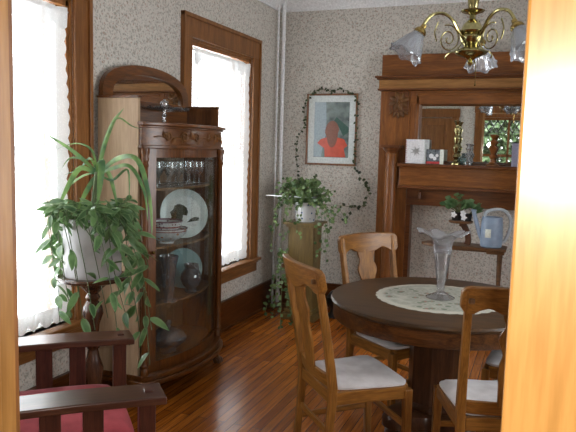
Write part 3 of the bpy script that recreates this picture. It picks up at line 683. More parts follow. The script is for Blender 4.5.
bl = B(); bl.prism(cap_poly(.032, .49), 1.553, 1.572); bl.build('frieze_moulding', 'cab_y', cb, bevel=.004)
bl = B()                                # scroll carving on the frieze
def fp(y, z, o=.0): return V((bowx(y, .018 + o, .482), y, z))
for q in range(19):
    y = (q - 9) * .045; a = q * 1.3; bl.leaf(fp(y, 1.62, .002), V((.25, cos(a), sin(a))), V((1, 0, 0)), .05, .026, curl=.4)
bl.tube([fp(-.42 + .84 * q / 40, 1.62 + .006 * sin(q), .001) for q in range(41)], .004, 6)
bl.build('leaf_carving', 'carving', fz, double=False)
for s in (-1, 1):
    for c0, r0 in ((.08, .03), (.20, .034), (.33, .03)):
        pts = [fp(s * (c0 + r0 * (1 - q / 22) * cos(q * .55)), 1.622 + r0 * (1 - q / 22) * sin(q * .55), .005) for q in range(20)]
        bl = B(); bl.tube(pts, .005, 6); bl.build('scroll_carving', 'carving', fz)
for s in (-1, 1):                       # turned columns at the front corners
    bl = B(); bl.lathe([(.026, .2), (.026, .23), (.018, .245), (.024, .26), (.018, .275), (.021, .5), (.021, 1.2), (.018, 1.44), (.025, 1.455), (.018, 1.47), (.025, 1.49), (.02, 1.505), (.028, 1.53), (.028, 1.553)], (DP + .030, s * .466, 0), 20)
    bl.build('column', 'cab_z', cb)
# curved door: two stiles, rails, glass
def curved(bl, ya, yb, z0, z1, th, off=-.01, n=20, hw=.47):
    ys = [ya + (yb - ya) * i / n for i in range(n + 1)]
    return bl.strip(ys, lambda t: z0, lambda t: z1, off, off - th, lambda t, h, d_: V((bowx(t, d_, hw), t, h)))
bl = B(); 
for a, b_ in ((-.44, -.375), (.375, .44)): curved(bl, a, b_, .2, 1.553, .022, n=4)
for a, b_ in ((.2, .262), (1.50, 1.553)): curved(bl, -.375, .375, a, b_, .022)
fr = bl.build('door_frame', 'cab_z', cb, smooth=True)
bl = B(); curved(bl, -.375, .375, .262, 1.50, .003, -.018); bl.build('curved_glass', 'cabglass', fr)
bl = B(); bl.lathe([(.004, 0), (.004, .012), (.011, .02), (.009, .03), (0, .033)], (bowx(-.41, -.01), -.41, .93), 12, rot=Matrix.Rotation(radians(70), 3, 'Y')); bl.build('door_knob', 'brass_old', fr)
SH = (.245, .60, .955, 1.315)
for z in SH:
    bl = B(); bl.prism(bow_poly(-.055, .455, .042), z - .014, z); bl.build('shelf', 'cab_in', cb, bevel=.002)
for sx_, sy_ in ((.085, -.42), (.085, .42), (.33, -.43), (.33, .43)):   # claw feet
    bl = B(); bl.tube([(sx_ - .01, sy_, .14), (sx_ + .022, sy_, .115), (sx_ + .012, sy_, .075), (sx_ + .02, sy_, .035)], .03, 10, scales=[1.0, 1.15, .65, .8])
    for k_ in (-1, 0, 1): bl.tube([(sx_ + .02, sy_ + k_ * .016, .05), (sx_ + .05, sy_ + k_ * .022, .035), (sx_ + .055, sy_ + k_ * .022, .01)], .009, 6)
    bl.lathe([(0, 0), (.022, .006), (.03, .028), (.022, .05), (0, .055)], (sx_ + .022, sy_, 0), 14); bl.build('claw_foot', 'cab_z', cb)
# arched crest with mirror
def arch(hw, zt, zb, n=28, p=.62): return [(hw * cos(pi * i / n), zb + (zt - zb) * sin(pi * i / n) ** p) for i in range(n + 1)]
bl = B(); outer = arch(.485, 2.075, 1.85); inner = arch(.40, 2.015, 1.845)
for d0, d1 in ((.03, .062),):
    vo = [[bl.bm.verts.new((d_, p[0], p[1])) for p in outer] for d_ in (d0, d1)]; vi = [[bl.bm.verts.new((d_ + (.008 if d_ == d1 else 0), p[0], p[1])) for p in inner] for d_ in (d0, d1)]
    for i in range(len(outer) - 1):
        bl.face([vo[0][i], vo[0][i + 1], vo[1][i + 1], vo[1][i]]); bl.face([vi[0][i], vi[0][i + 1], vi[1][i + 1], vi[1][i]])
        bl.face([vo[1][i], vo[1][i + 1], vi[1][i + 1], vi[1][i]]); bl.face([vo[0][i], vo[0][i + 1], vi[0][i + 1], vi[0][i]])
    for i in (0, -1): bl.face([vo[0][i], vo[1][i], vi[1][i], vi[0][i]])
bl.box(.03, .062, -.485, .485, 1.705, 1.85)
cr = bl.build('crest', 'cab_y', cb, ang=30)
bl = B(); bl.prism(arch(.40, 2.015, 1.845), .046, .05, 'x'); bl.build('crest_mirror', 'mirror', cr, smooth=False)

# contents (things on shelves, world coordinates through the cabinet root)
def cw(x, y, z): return (x, CY + y, z)
gl = B(); gl.lathe([(.03, 0), (.028, .004), (.006, .01), (.005, .06), (.016, .075), (.03, .10), (.033, .13), (.03, .155)], (0, 0, 0), 16)
g0 = tag(gl.build('wine_glass', 'crystal', loc=cw(.30, -.28, SH[3])), 'stemmed clear glass in the row on the top cabinet shelf', 'glass', 'stemmed glasses on the top cabinet shelf')
for x, y in ((.33, -.18), (.33, -.08), (.34, .02), (.33, .12), (.31, .22), (.20, -.30), (.20, -.20), (.20, -.10), (.20, 0), (.20, .10), (.20, .20), (.19, .30)):
    c = g0.copy(); COL.objects.link(c); c.location = cw(x, y, SH[3])
# upright painted plate
t = thing('display_plate', 'large pale blue display plate painted with a dark tree', 'plate', cw(.26, .10, SH[2]), radians(-42))
tilt = Matrix.Rotation(radians(80), 3, 'Y') ; pr_ = [(0, .006), (.10, .006), (.125, .012), (.162, .024), (.165, .022), (.125, .004), (.10, 0), (0, 0)]
bl = B(); bl.lathe(pr_, (0, 0, .166), 40, rot=tilt); pl = bl.build('plate_body', 'plate', t)
def disc_shape(bl, poly, lift): # polygon in plate plane: (across y, up)
    vs = [bl.bm.verts.new(V((0, 0, .166)) + tilt @ V((-p[1], p[0], lift))) for p in poly]; bl.face(vs)
bl = B(); disc_shape(bl, [(.118 * cos(a), .118 * sin(a)) for a in [2 * pi * q / 32 for q in range(32)]], .0105); bl.build('glaze_centre', 'plate_sky', pl, smooth=False)
bl = B(); disc_shape(bl, [(-.10, -.055), (-.085, -.02), (-.095, .01), (-.07, .03), (-.06, .055), (-.03, .065), (0, .055), (.02, .04), (.03, .01), (.02, -.015), (-.005, -.01), (-.015, -.06), (-.05, -.06), (-.06, -.07)], .012); bl.build('tree_painting', 'plate_tree', pl, smooth=False)
bl = B(); disc_shape(bl, [(.04, -.04), (.07, -.025), (.105, -.03), (.10, -.05), (.02, -.06)], .012); bl.build('bush_painting', 'plate_tree', pl, smooth=False)
bowl_p = [(.0, .012), (.04, .0), (.048, 0), (.05, .012), (.085, .03), (.122, .06), (.135, .098), (.129, .098), (.11, .06), (.06, .03), (0, .022)]
bl = B(); bl.lathe(bowl_p, (0, 0, 0), 36); tag(bl.build('painted_bowl', 'bowl', loc=cw(.275, -.13, SH[2])), 'wide painted bowl with rust flowers, lower of the two stacked bowls', 'bowl')
bl = B(); bl.lathe([(0, .01), (.05, 0), (.055, .01), (.09, .03), (.107, .08), (.103, .08), (.085, .035), (0, .02)], (0, 0, 0), 36); tag(bl.build('painted_bowl', 'bowl2', loc=cw(.275, -.135, SH[2] + .066)), 'smaller zigzag patterned bowl nested on top of the wide bowl', 'bowl')
bl = B(); bl.lathe([(.0, 0), (.05, 0), (.052, .01), (.03, .02), (.035, .10), (.045, .22), (.06, .29), (.056, .29), (.04, .22), (.03, .1), (0, .03)], (0, 0, 0), 24, fn=lambda t, r, z, k: (r * (1 + .05 * cos(12 * t)), z)); tag(bl.build('cut_glass_vase', 'darkglass', loc=cw(.345, -.215, SH[1])), 'tall dark cut glass vase on the shelf below the bowls', 'vase')
tp = thing('teal_plate', 'teal plate standing behind the glass pitcher in the cabinet', 'plate', cw(.22, .16, SH[1]), radians(-42)); bl = B(); bl.lathe([(0, .006), (.09, .006), (.135, .02), (.137, .018), (.09, 0), (0, 0)], (0, 0, .137), 36, rot=tilt); bl.build('plate_body', 'tealplate', tp)
t = thing('glass_pitcher', 'round cut glass pitcher on the shelf below the bowls', 'pitcher', cw(.335, .08, SH[1]))
bl = B(); bl.lathe([(0, 0), (.04, 0), (.043, .01), (.03, .022), (.055, .05), (.07, .09), (.062, .13), (.04, .16), (.048, .19), (.045, .19), (.036, .16), (.058, .12), (.066, .09), (.05, .05), (0, .03)], (0, 0, 0), 24, fn=lambda t, r, z, k: (r * (1 + .04 * cos(10 * t)), z)); bl.build('pitcher_body', 'darkglass', t)
bl = B(); bl.tube(smooth([(.0, .042, .17), (0, .085, .165), (0, .095, .12), (0, .066, .085)]), .007, 8); bl.build('handle', 'darkglass', t)
t = thing('glass_tureen', 'dark round covered glass dish on the cabinet bottom shelf', 'dish', cw(.30, -.14, SH[0]))
bl = B(); bl.lathe([(0, 0), (.05, 0), (.055, .012), (.04, .025), (.08, .05), (.115, .085), (.118, .10), (.11, .10), (.08, .06), (0, .04)], (0, 0, 0), 32); bl.build('dish_body', 'darkglass', t)
bl = B(); bl.lathe([(.118, .101), (.10, .13), (.06, .155), (.02, .165), (.012, .18), (.02, .195), (.012, .21), (0, .213)], (0, 0, 0), 32); bl.build('dish_lid', 'darkglass', t)
# glass cake stand on top of the cabinet
t = thing('glass_cake_stand', 'clear glass footed dish on top of the china cabinet', 'dish', cw(.17, 0.0, 1.706))
bl = B(); bl.lathe([(.06, 0), (.058, .006), (.012, .02), (.011, .05), (.018, .058), (.011, .066), (.012, .09), (.04, .096), (.145, .088), (.165, .10), (.167, .108), (.16, .104), (.14, .094), (.05, .102), (0, .102)], (0, 0, 0), 40, fn=lambda t, r, z, k: (r, z + (.006 * cos(16 * t) if r > .155 else 0))); bl.build('footed_dish', 'crystal', t)
bl = B(); bl.lathe([(0, 0), (.02, 0), (.03, .02), (.026, .045), (.01, .05), (.008, .06), (0, .062)], (0.0, .0, .103), 16); bl.build('centre_knob', 'crystal', t)

# ================================================================ TABLE + VASE
TX, TY = 1.98, -2.34
tb = thing('dining_table', 'round dark oak pedestal dining table', 'table', (TX, TY, 0))
bl = B(); bl.lathe([(0, .728), (.58, .728), (.598, .732), (.603, .744), (.598, .756), (.588, .76), (0, .76)], (0, 0, 0), 96); bl.build('table_top', 'table', tb)
bl = B(); bl.lathe([(.54, .648), (.586, .648), (.590, .654), (.590, .727), (.54, .727), (.54, .648)], (0, 0, 0), 96); bl.build('apron', 'table_rim', tb)
bl = B(); bl.lathe([(0, .14), (.165, .14), (.168, .16), (.15, .18), (.15, .60), (.17, .62), (.17, .648), (0, .648)], (0, 0, 0), 8); bl.lathe([(0, .6), (.3, .66), (.3, .70), (0, .72)], (0, 0, 0), 8); bl.build('pedestal', 'table_z', tb, smooth=False, bevel=.006)
bl = B(); bl.lathe([(0, .05), (.24, .05), (.262, .06), (.262, .10), (.245, .13), (.18, .142), (0, .142)], (0, 0, 0), 64, fn=lambda t, r, z, k: (r * (1 - .24 * cos(4 * t)), z)); bl.build('platform_base', 'table_z', tb)
for q in range(4):
    a = q * pi / 2 + pi / 4; bl = B(); bl.lathe([(0, 0), (.035, 0), (.05, .015), (.05, .035), (.03, .05), (0, .05)], (.26 * cos(a), .26 * sin(a), 0), 16); bl.build('foot', 'table_z', tb)
bl = B(); bl.lathe([(0, .004), (.10, .004), (.26, .004), (.335, .0035), (.35, .001)], (0, 0, 0), 192, fn=lambda t, r, z, k: (r * (1 + (.025 * abs(sin(16 * t)) if k >= 3 else 0)), z + (.0006 * sin(30 * t))))
tag(bl.build('doily', 'doily', loc=(1.985, -2.335, .7605), double=True), 'round cream crocheted doily with scalloped edge on the dining table', 'doily')
t = thing('trumpet_vase', 'clear glass trumpet vase with ruffled lip standing on the doily', 'vase', (1.988, -2.345, .7655))
def ruf(t, r, z, k):
    a = max(0, (r - .05) / .09); return (r * (1 + .07 * a * cos(6 * t + .6)), z + .011 * a * cos(6 * t + .6) + .010 * a * cos(2 * t))
bl = B(); bl.lathe([(.078, 0), (.08, .004), (.06, .014), (.028, .03), (.017, .045), (.022, .062), (.018, .075), (.026, .10), (.036, .17), (.044, .235), (.047, .25), (.051, .256), (.048, .262)], (0, 0, 0), 48, fn=lambda t, r, z, k: (r * (1 + (.03 * cos(8 * t) if .06 < z < .25 else 0)), z)); bl.build('vase_body', 'vaseglass', t)
bl = B(); bl.lathe([(.048, .258), (.048, .29), (.055, .32), (.085, .352), (.115, .366), (.14, .366)], (0, 0, 0), 96, fn=ruf); bl.build('ruffled_lip', 'petalglass', t, solid=.004)

# ================================================================ CHAIRS
def make_chair(label, loc, rz):
    t = thing('dining_chair', label, 'chair', loc, rz, 'oak dining chairs round the table')
    def py(z): return -.205 - .10 * max(0, (z - .44) / .56) ** 1.15 if z > .44 else -.205 - .035 * ((.44 - z) / .44) ** 1.5
    for s in (-1, 1):
        pts = [(s * (.185 + .028 * z), py(z), z) for z in (0, .12, .25, .38, .46, .55, .65, .75, .85, .95, 1.02)]
        bl = B(); bl.bar(pts, .034, .036, up=V((0, 1, 0)), scales=[.85, .95, 1, 1.1, 1.15, 1.1, 1.05, 1, .95, .9, .9]); bl.build('rear_leg', 'oak_z', t, smooth=False, bevel=.005)
        bl = B(); bl.bar([(s * .212, .20, 0), (s * .212, .192, .2), (s * .21, .188, .42)], .04, .04, up=V((0, 1, 0)), scales=[.8, .95, 1.05]); bl.build('leg', 'oak_z', t, smooth=False, bevel=.005)
    ts = [-1 + 2 * i / 28 for i in range(29)]
    def bend(x, z, d_, k=.038): return V((x, py(z) - k * (1 - (x / .22) ** 2) + d_, z))
    lo = lambda u: .925 + .022 * math.exp(-((abs(u) - .55) / .16) ** 2) - .012 * math.exp(-(u / .28) ** 2) - .010 * (abs(u) > .78) + .03 * max(0, (abs(u) - .88) / .12) ** 2
    hi = lambda u: 1.04 - .022 * max(0, (abs(u) - .88) / .12) ** 2 - .006 * u * u
    bl = B(); bl.strip(ts, lo, hi, -.016, .018, lambda u, h, d_: bend(u * .243, h, d_)); bl.build('top_rail', 'oak_x', t, bevel=.005)
    zs = [.50 + .435 * i / 24 for i in range(25)]
    def hw(z):
        q = (z - .5) / .43; return .052 + .020 * q + .012 * math.exp(-((q - .72) / .07) ** 2) - .014 * math.exp(-((q - .86) / .06) ** 2) - .010 * math.exp(-((q - .55) / .06) ** 2) + .006 * math.exp(-((q - .35) / .09) ** 2)
    bl = B(); bl.strip(zs, lambda z: -hw(z), lambda z: hw(z), -.004, .007, lambda z, h, d_: bend(h, z, d_ + .0, .030)); bl.build('splat', 'oak_z', t, ang=50)
    bl = B(); bl.strip(ts, lambda u: .455, lambda u: .515, -.010, .010, lambda u, h, d_: V((u * .18, py(h) - .02 * (1 - u * u) + d_, h))); bl.build('lower_back_rail', 'oak_x', t, bevel=.003)
    for s in (-1, 1):
        bl = B(); bl.bar([(s * .196, -.19, .405), (s * .21, .175, .405)], .024, .062); bl.build('seat_rail', 'oak_y', t, smooth=False, bevel=.003)
        bl = B(); bl.bar([(s * .189, -.205, .17), (s * .211, .18, .17)], .018, .03); bl.build('stretcher', 'oak_y', t, smooth=False, bevel=.003)
        bl = B(); bl.box(s * .207 - .011, s * .207 + .011, -.334, -.312, .965, .987); bl.build('peg', 'brownstand', t, smooth=False, bevel=.003)
    bl = B(); bl.box(-.195, .195, .176, .202, .375, .437); bl.build('seat_rail', 'oak_x', t, smooth=False, bevel=.003)
    bl = B(); bl.box(-.175, .175, -.218, -.194, .375, .437); bl.build('seat_rail', 'oak_x', t, smooth=False, bevel=.003)
    bl = B(); bl.box(-.195, .195, .180, .198, .215, .245); bl.build('stretcher', 'oak_x', t, smooth=False, bevel=.003)
    bl = B(); bl.box(-.175, .175, -.222, -.206, .215, .245); bl.build('stretcher', 'oak_x', t, smooth=False, bevel=.003)
    # upholstered pad, slightly domed trapezoid
    bl = B(); n = 12; top = []; 
    def pad(u, v, r=.0):
        hwv = .188 + (.222 - .188) * (v * .5 + .5); x = u * hwv; y = v * .203
        cr_ = 1 - .10 * (abs(u) * abs(v)) ** 6; return x * cr_, y * cr_
    for i in range(n + 1):
        row = []
        for j in range(n + 1):
            u, v = -1 + 2 * i / n, -1 + 2 * j / n; x, y = pad(u, v); e = (1 - abs(u) ** 5) * (1 - abs(v) ** 5); row.append(bl.bm.verts.new((x, y, 0.450 + .021 * e ** .4 + .0025 * sin(9 * u + 5 * v) * e)))
        top.append(row)
    for i in range(n):
        for j in range(n): bl.face([top[i][j], top[i + 1][j], top[i + 1][j + 1], top[i][j + 1]])
    edge = [top[i][0] for i in range(n + 1)] + [top[n][j] for j in range(1, n + 1)] + [top[i][n] for i in range(n - 1, -1, -1)] + [top[0][j] for j in range(n - 1, 0, -1)]
    low = [bl.bm.verts.new(v_.co + V((0, 0, -.011))) for v_ in edge]
    for i in range(len(edge)): j = (i + 1) % len(edge); bl.face([edge[i], low[i], low[j], edge[j]])
    bl.face(low[::-1]); bl.build('seat', 'seat', t, ang=60)
    return t
ch = make_chair('oak dining chair in front left of the table, whole side view with pale seat', (1.648, -2.858, 0), -.85)
copy_thing(ch, (1.705, -2.105, 0), -2.16, 'oak dining chair at the far left of the table, back towards the mantelpiece')
copy_thing(ch, (2.326, -2.90, 0), .35, 'oak dining chair nearest the bright doorway trim, back towards the viewer')
copy_thing(ch, (2.47, -2.22, 0), radians(84), 'oak dining chair at the right side of the table, only its seat corner showing')

# ================================================================ ARMCHAIR (mission style)
ar = thing('armchair', 'dark mission style armchair with slatted arms and red cushion', 'armchair', (.655, -3.993, 0), radians(-46))
def armz(y): return .672 + .012 * cos((y - .05) * 2.2) - .02 * max(0, y - .1)
for s in (-1, 1):
    ys = [-.44 + .865 * i / 22 for i in range(23)]
    hwf = lambda y: .064 + .012 * min(1, (y + .44) / .5)
    bl = B(); bl.strip(ys, lambda y: -hwf(y), lambda y: hwf(y) , -.03, 0, lambda y, h, d_: V((s * .370 + h, y, armz(y) + d_))); am = bl.build('arm', 'mahog_y', ar, bevel=.005)
    bl = B(); bl.box(s * .370 - .016, s * .370 + .016, .355, .385, .64, armz(.37) + .006); bl.build('tenon', 'mahog_z', am, smooth=False, bevel=.002)
    bl = B(); bl.box(s * .370 - .022, s * .370 + .022, .335, .395, 0, .645); bl.build('leg', 'mahog_z', ar, smooth=False, bevel=.004)
    bl = B(); bl.box(s * .370 - .022, s * .370 + .022, -.42, -.36, 0, .645); bl.build('leg', 'mahog_z', ar, smooth=False, bevel=.004)
    for q in range(4):
        y = -.26 + q * .145; bl = B(); bl.box(s * .370 - .007, s * .370 + .007, y - .036, y + .036, .30, .65); bl.build('slat', 'mahog_z', ar, smooth=False, bevel=.002)
    bl = B(); bl.box(s * .370 - .014, s * .370 + .014, -.36, .335, .24, .31); bl.build('side_rail', 'mahog_y', ar, smooth=False, bevel=.003)
bl = B(); bl.box(-.335, .335, .35, .378, .24, .31); bl.build('front_rail', 'mahog_y', ar, smooth=False, bevel=.003)
bl = B(); bl.box(-.335, .335, -.40, -.375, .24, .31); bl.build('rear_rail', 'mahog_y', ar, smooth=False, bevel=.003)
def cushion(bl, sx_, sy_, sz, R=None, c=(0, 0, 0), n=16):
    c = V(c); rows = []
    for side in (1, -1):
        g = []
        for i in range(n + 1):
            r_ = []
            for j in range(n + 1):
                u, v = -1 + 2 * i / n, -1 + 2 * j / n; e = max(0, (1 - abs(u) ** 4) * (1 - abs(v) ** 4)) ** .4
                k = 1 - .06 * (abs(u * v)) ** 4; p = V((u * sx_ * k, v * sy_ * k, side * sz * (.35 + .65 * e)))
                r_.append(bl.bm.verts.new(c + (R @ p if R else p)))
            g.append(r_)
        rows.append(g)
        for i in range(n):
            for j in range(n):
                q = [g[i][j], g[i + 1][j], g[i + 1][j + 1], g[i][j + 1]]; bl.face(q if side > 0 else q[::-1])
    a, b_ = rows
    def ed(g): return [g[i][0] for i in range(n + 1)] + [g[n][j] for j in range(1, n + 1)] + [g[i][n] for i in range(n - 1, -1, -1)] + [g[0][j] for j in range(n - 1, 0, -1)]
    A, C = ed(a), ed(b_)
    for i in range(len(A)): j = (i + 1) % len(A); bl.face([A[i], C[i], C[j], A[j]])
    return bl
bl = B(); cushion(bl, .325, .36, .085, None, (0, -.01, .415)); o = bl.build('seat_cushion', 'red', ar, ang=80); o['label'] = 'red cloth seat cushion'
Rb = Matrix.Rotation(radians(70), 3, 'X')
bl = B(); cushion(bl, .28, .30, .05, Rb, (0, -.375, .74)); bl.build('back_cushion', 'floral', ar, ang=80)
for s in (-1, 1):
    bl = B(); bl.bar([(s * .29, -.36, .26), (s * .29, -.40, .50), (s * .29, -.55, 1.02)], .04, .03, up=V((0, 1, 0))); bl.build('back_post', 'mahog_z', ar, smooth=False, bevel=.003)
for z, y in ((.50, -.405), (.68, -.455), (.84, -.50), (1.0, -.545)):
    bl = B(); bl.box(-.275, .275, y - .01, y + .012, z - .03, z + .03); bl.build('back_slat', 'mahog_y', ar, smooth=False, bevel=.003)

# ================================================================ PLANT STAND + BIG POTTED PLANT
PX, PY = .265, -3.17
t = thing('plant_stand', 'dark turned wooden plant stand under the large trailing plant', 'stand', (PX, PY, 0))
bl = B(); bl.lathe([(0, .84), (.15, .84), (.182, .85), (.188, .862), (.18, .872), (0, .872)], (0, 0, 0), 40); bl.build('stand_top', 'stand', t)
bl = B(); bl.lathe([(0, .12), (.06, .12), (.062, .16), (.04, .19), (.03, .22), (.05, .28), (.055, .36), (.035, .42), (.028, .46), (.05, .50), (.05, .52), (.03, .54), (.036, .60), (.056, .66), (.05, .70), (.03, .73), (.04, .75), (.03, .77), (.055, .80), (.10, .84), (0, .84)], (0, 0, 0), 28); bl.build('turned_column', 'stand', t)
for q in range(4):
    a = q * pi / 2 + .5; bl = B(); bl.bar(smooth([(.03 * cos(a), .03 * sin(a), .17), (.10 * cos(a), .10 * sin(a), .13), (.15 * cos(a), .15 * sin(a), .05), (.19 * cos(a), .19 * sin(a), .012)]), .025, .03); bl.build('leg', 'stand', t, smooth=False, bevel=.005)
pp = thing('trailing_plant', 'large potted plant with trailing oval leaves and tall strap leaves by the window', 'plant', (PX, PY, .8725))
bl = B(); bl.lathe([(0, 0), (.145, 0), (.15, .008), (.15, .30), (.152, .31), (.145, .312), (.142, .29), (.13, .28), (0, .28)], (0, 0, 0), 40); bl.build('pot', 'pot_grey', pp)
bl = B(); bl.lathe([(.1485, .285), (.10, .292), (0, .296)], (0, 0, 0), 24); bl.build('soil', 'soil', pp)
root = V((PX, PY, .8725))
def loc(p): return V(p) - root
stemtop = atY(97, 172, PY) - root
bl = B(); bl.tube(smooth([(.0, 0, .28), (.01, 0, .40), tuple(stemtop)]), .012, 8); bl.build('cane', 'stem', pp)
st = B()
sty = PY
def W_(x, y, dy=0): return atY(x, y, sty + dy) - root
camdir = (CAM - root); camdir.z = 0; camdir.normalize()
blades = [([(97, 172), (72, 150), (46, 134)], .03, -.02), ([(97, 172), (92, 150), (75, 143), (52, 151)], .02, .05), ([(98, 172), (104, 145), (113, 122), (124, 108)], .036, .03), ([(112, 122), (120, 118), (132, 126), (142, 129)], .012, .02),
          ([(97, 174), (102, 160), (100, 185), (97, 205)], .05, -.10), ([(98, 174), (118, 158), (138, 160), (150, 200), (152, 236)], .042, -.06), ([(98, 174), (112, 168), (130, 166), (144, 190), (148, 222)], .034, -.02),
          ([(96, 174), (80, 168), (66, 190), (57, 212)], .04, -.08), ([(96, 173), (84, 175), (70, 185), (60, 200)], .02, .0), ([(98, 172), (108, 172), (114, 190), (118, 212)], .032, .08), ([(96, 175), (86, 192), (76, 214)], .035, -.05),
          ([(97, 172), (90, 158), (80, 168), (64, 175)], .018, .03), ([(98, 173), (112, 180), (128, 170), (129, 206)], .02, .03), ([(97, 174), (84, 160), (70, 158), (62, 168)], .018, -.04)]
for pts, w, dy in blades:
    n = len(pts); P3 = [W_(x, y, dy * i / (n - 1)) for i, (x, y) in enumerate(pts)]
    st.blade(P3, w * .72, fold=.3, face_dir=(camdir + V((rnd.uniform(-.4, .4), rnd.uniform(-.4, .4), .5))).normalized())
st.build('strap_leaves', 'strap', pp, double=False)
vn = B(); hl = B()
def vine(path3, nl, L=.105, W=.037, spread=1.0):
    pts = smooth(path3, 6); vn.tube(pts, .0022, 5)
    nl = int(nl * 1.7)
    for q in range(nl):
        k = (q + rnd.uniform(.1, .9)) / nl * (len(pts) - 2); i = int(k); p = pts[i].lerp(pts[i + 1], k - i); tg = (pts[i + 1] - pts[i]).normalized()
        side = V((rnd.uniform(-1, 1), rnd.uniform(-1, 1), 0)).normalized(); dd = (tg * rnd.uniform(.1, .8) + side * spread + V((0, 0, rnd.uniform(-.9, .25)))).normalized()
        l = L * rnd.uniform(.65, 1.15); 
        if p.x + root.x + dd.x * l < .03: dd.x = abs(dd.x)
        if p.y + root.y + dd.y * l > -2.86: dd.y = -abs(dd.y)
        hl.leaf(p, dd, (camdir * .6 + V((rnd.uniform(-.6, .6), rnd.uniform(-.6, .6), .7))), l, W * rnd.uniform(.8, 1.15), curl=rnd.uniform(.1, .45), n=6)
right = V((cos(YAW), sin(YAW), 0)); fwd = V((-sin(YAW), cos(YAW), 0))
ends = [(44, 268, 9), (52, 300, 9), (47, 245, 7), (60, 322, 8), (72, 318, 6), (80, 300, 3), (95, 330, 3), (108, 318, 4), (118, 335, 9), (128, 322, 10), (134, 300, 10), (142, 345, 11), (146, 300, 10), (150, 270, 9), (152, 330, 9), (138, 260, 9), (150, 365, 10), (126, 270, 9), (100, 250, 2), (60, 275, 8), (140, 235, 7), (84, 335, 3)]
for (x, y, nl) in ends:
    u = (x - 99) / 50.0; dep = rnd.uniform(-.10, .02) - .12 * (1 - min(1, abs(u)))
    ang = math.atan2(1 if dep > 0 else -sqrt(max(.02, 1 - min(1, u * u))), u)
    rim = right * (.155 * cos(ang)) + fwd * (.155 * sin(ang)); rim.z = .335
    e = atY(x, y, PY + dep) - root; e.x = max(e.x, .05 - root.x)
    mid = rim.lerp(e, .35); out = V((rim.x, rim.y, 0)).normalized(); mid = rim * 1.28 + out * .02; mid.z = .33
    if mid.x + root.x < .04: mid.x = .04 - root.x
    base = V((rim.x * .3, rim.y * .3, .29)); low = mid.lerp(e, .5) + V((rnd.uniform(-.02, .02), rnd.uniform(-.02, .02), 0)); low.x = max(low.x, .05 - root.x)
    vine([base, rim + V((0, 0, .03)), mid, low, e], nl)
for q in range(30):                     # leafy crown over the rim
    a = rnd.uniform(0, 2 * pi); r_ = rnd.uniform(.02, .15); p0 = V((r_ * cos(a), r_ * sin(a), .30)); p1 = p0 + V((.09 * cos(a), .09 * sin(a), rnd.uniform(.02, .10)))
    if p1.x + root.x < .06: continue
    vine([p0, (p0 + p1) / 2 + V((0, 0, .03)), p1], 5, .10, .034)
vn.build('vines', 'stem', pp); hl.build('oval_leaves', 'hoya', pp, double=False)

# ================================================================ BACK CORNER PLANT
QX, QY = .47, -.42
t = thing('pedestal', 'square olive brown wooden pedestal under the ivy pot', 'pedestal', (QX, QY, 0))
bl = B(); bl.box(-.125, .125, -.11, .11, .10, .885); bl.build('shaft', 'olive', t, smooth=False, bevel=.006)
bl = B(); bl.box(-.165, .165, -.15, .15, .885, .905); bl.box(-.14, .14, -.125, .125, .86, .885); bl.build('top', 'olive', t, smooth=False, bevel=.005)
bl = B(); bl.box(-.16, .16, -.14, .14, 0, .06); bl.box(-.14, .14, -.12, .12, .06, .10); bl.build('base', 'olive', t, smooth=False, bevel=.006)
iv = thing('ivy_plant', 'ivy in a white blue-dotted pot, its vines climbing round the framed picture', 'plant', (QX, QY, .9055))
bl = B(); bl.lathe([(0, 0), (.085, 0), (.09, .01), (.105, .16), (.11, .165), (.11, .18), (.10, .18), (.095, .15), (0, .15)], (0, 0, 0), 32); bl.build('pot', 'spotpot', iv)
iroot = V((QX, QY, .9055)); vn = B(); il = B()
def ivine(pts, nl, L=.038, W=.030, bld=None, kk=4):
    pts = smooth(pts, kk); vn.tube(pts, .002, 4)
    for q in range(nl):
        k = (q + rnd.random()) / nl * (len(pts) - 1.01); i = int(k); p = pts[i].lerp(pts[i + 1], k - i)
        dd = V((rnd.uniform(-1, 1), rnd.uniform(-1, .1), rnd.uniform(-.8, .6))).normalized()
        if p.y + iroot.y > -.06: dd.y = -abs(dd.y) * .4
        (bld or il).leaf(p, dd, V((rnd.uniform(-.5, .5), -1, rnd.uniform(0, .8))), L * rnd.uniform(.7, 1.2), W * rnd.uniform(.8, 1.2), curl=.2, n=3)
for q in range(95):                     # bushy crown
    a = rnd.uniform(0, 2 * pi); h_ = rnd.uniform(.05, .24); r_ = rnd.uniform(.08, .25) * (1.2 - h_ * 1.5)
    e = V((r_ * 1.15 * cos(a), r_ * .8 * sin(a), .15 + h_)); ivine([V((.03 * cos(a), .03 * sin(a), .15)), V((e.x * .5, e.y * .5, e.z * .9)), e], 9)
trails = [(272, 235), (270, 252), (280, 262), (284, 240), (288, 258), (276, 228), (300, 240), (318, 235), (322, 250), (328, 246), (335, 222), (345, 222), (330, 232), (326, 262), (316, 262), (296, 232)]
for (x, y) in trails:
    e = atY(x, y, QY - rnd.uniform(.12, .2)) - iroot; a = math.atan2(e.y, e.x); rim = V((.12 * cos(a), .12 * sin(a), .19)); mid = V((e.x * .85, e.y * .85, .14)); ivine([V((0, 0, .15)), rim, mid, e], 16)
low = [(272, 318), (280, 330), (292, 326), (298, 312), (288, 300), (300, 330)]
for (x, y) in low:
    e = atZ(x, y, .04) - iroot; e.y = min(e.y, -.17); s_ = atY(283, 250, QY - .17) - iroot; ivine([s_, s_.lerp(e, .5), e], 22)
il.build('ivy_leaves', 'ivy', iv, double=False)
dk = B()
def wallpath(px): return [atY(x, y, -.05) - iroot for x, y in px]
ivine([V((0, 0, .17))] + wallpath([(298, 182), (297, 165), (296, 148), (300, 134), (306, 122)]), 26, .03, .022, dk)
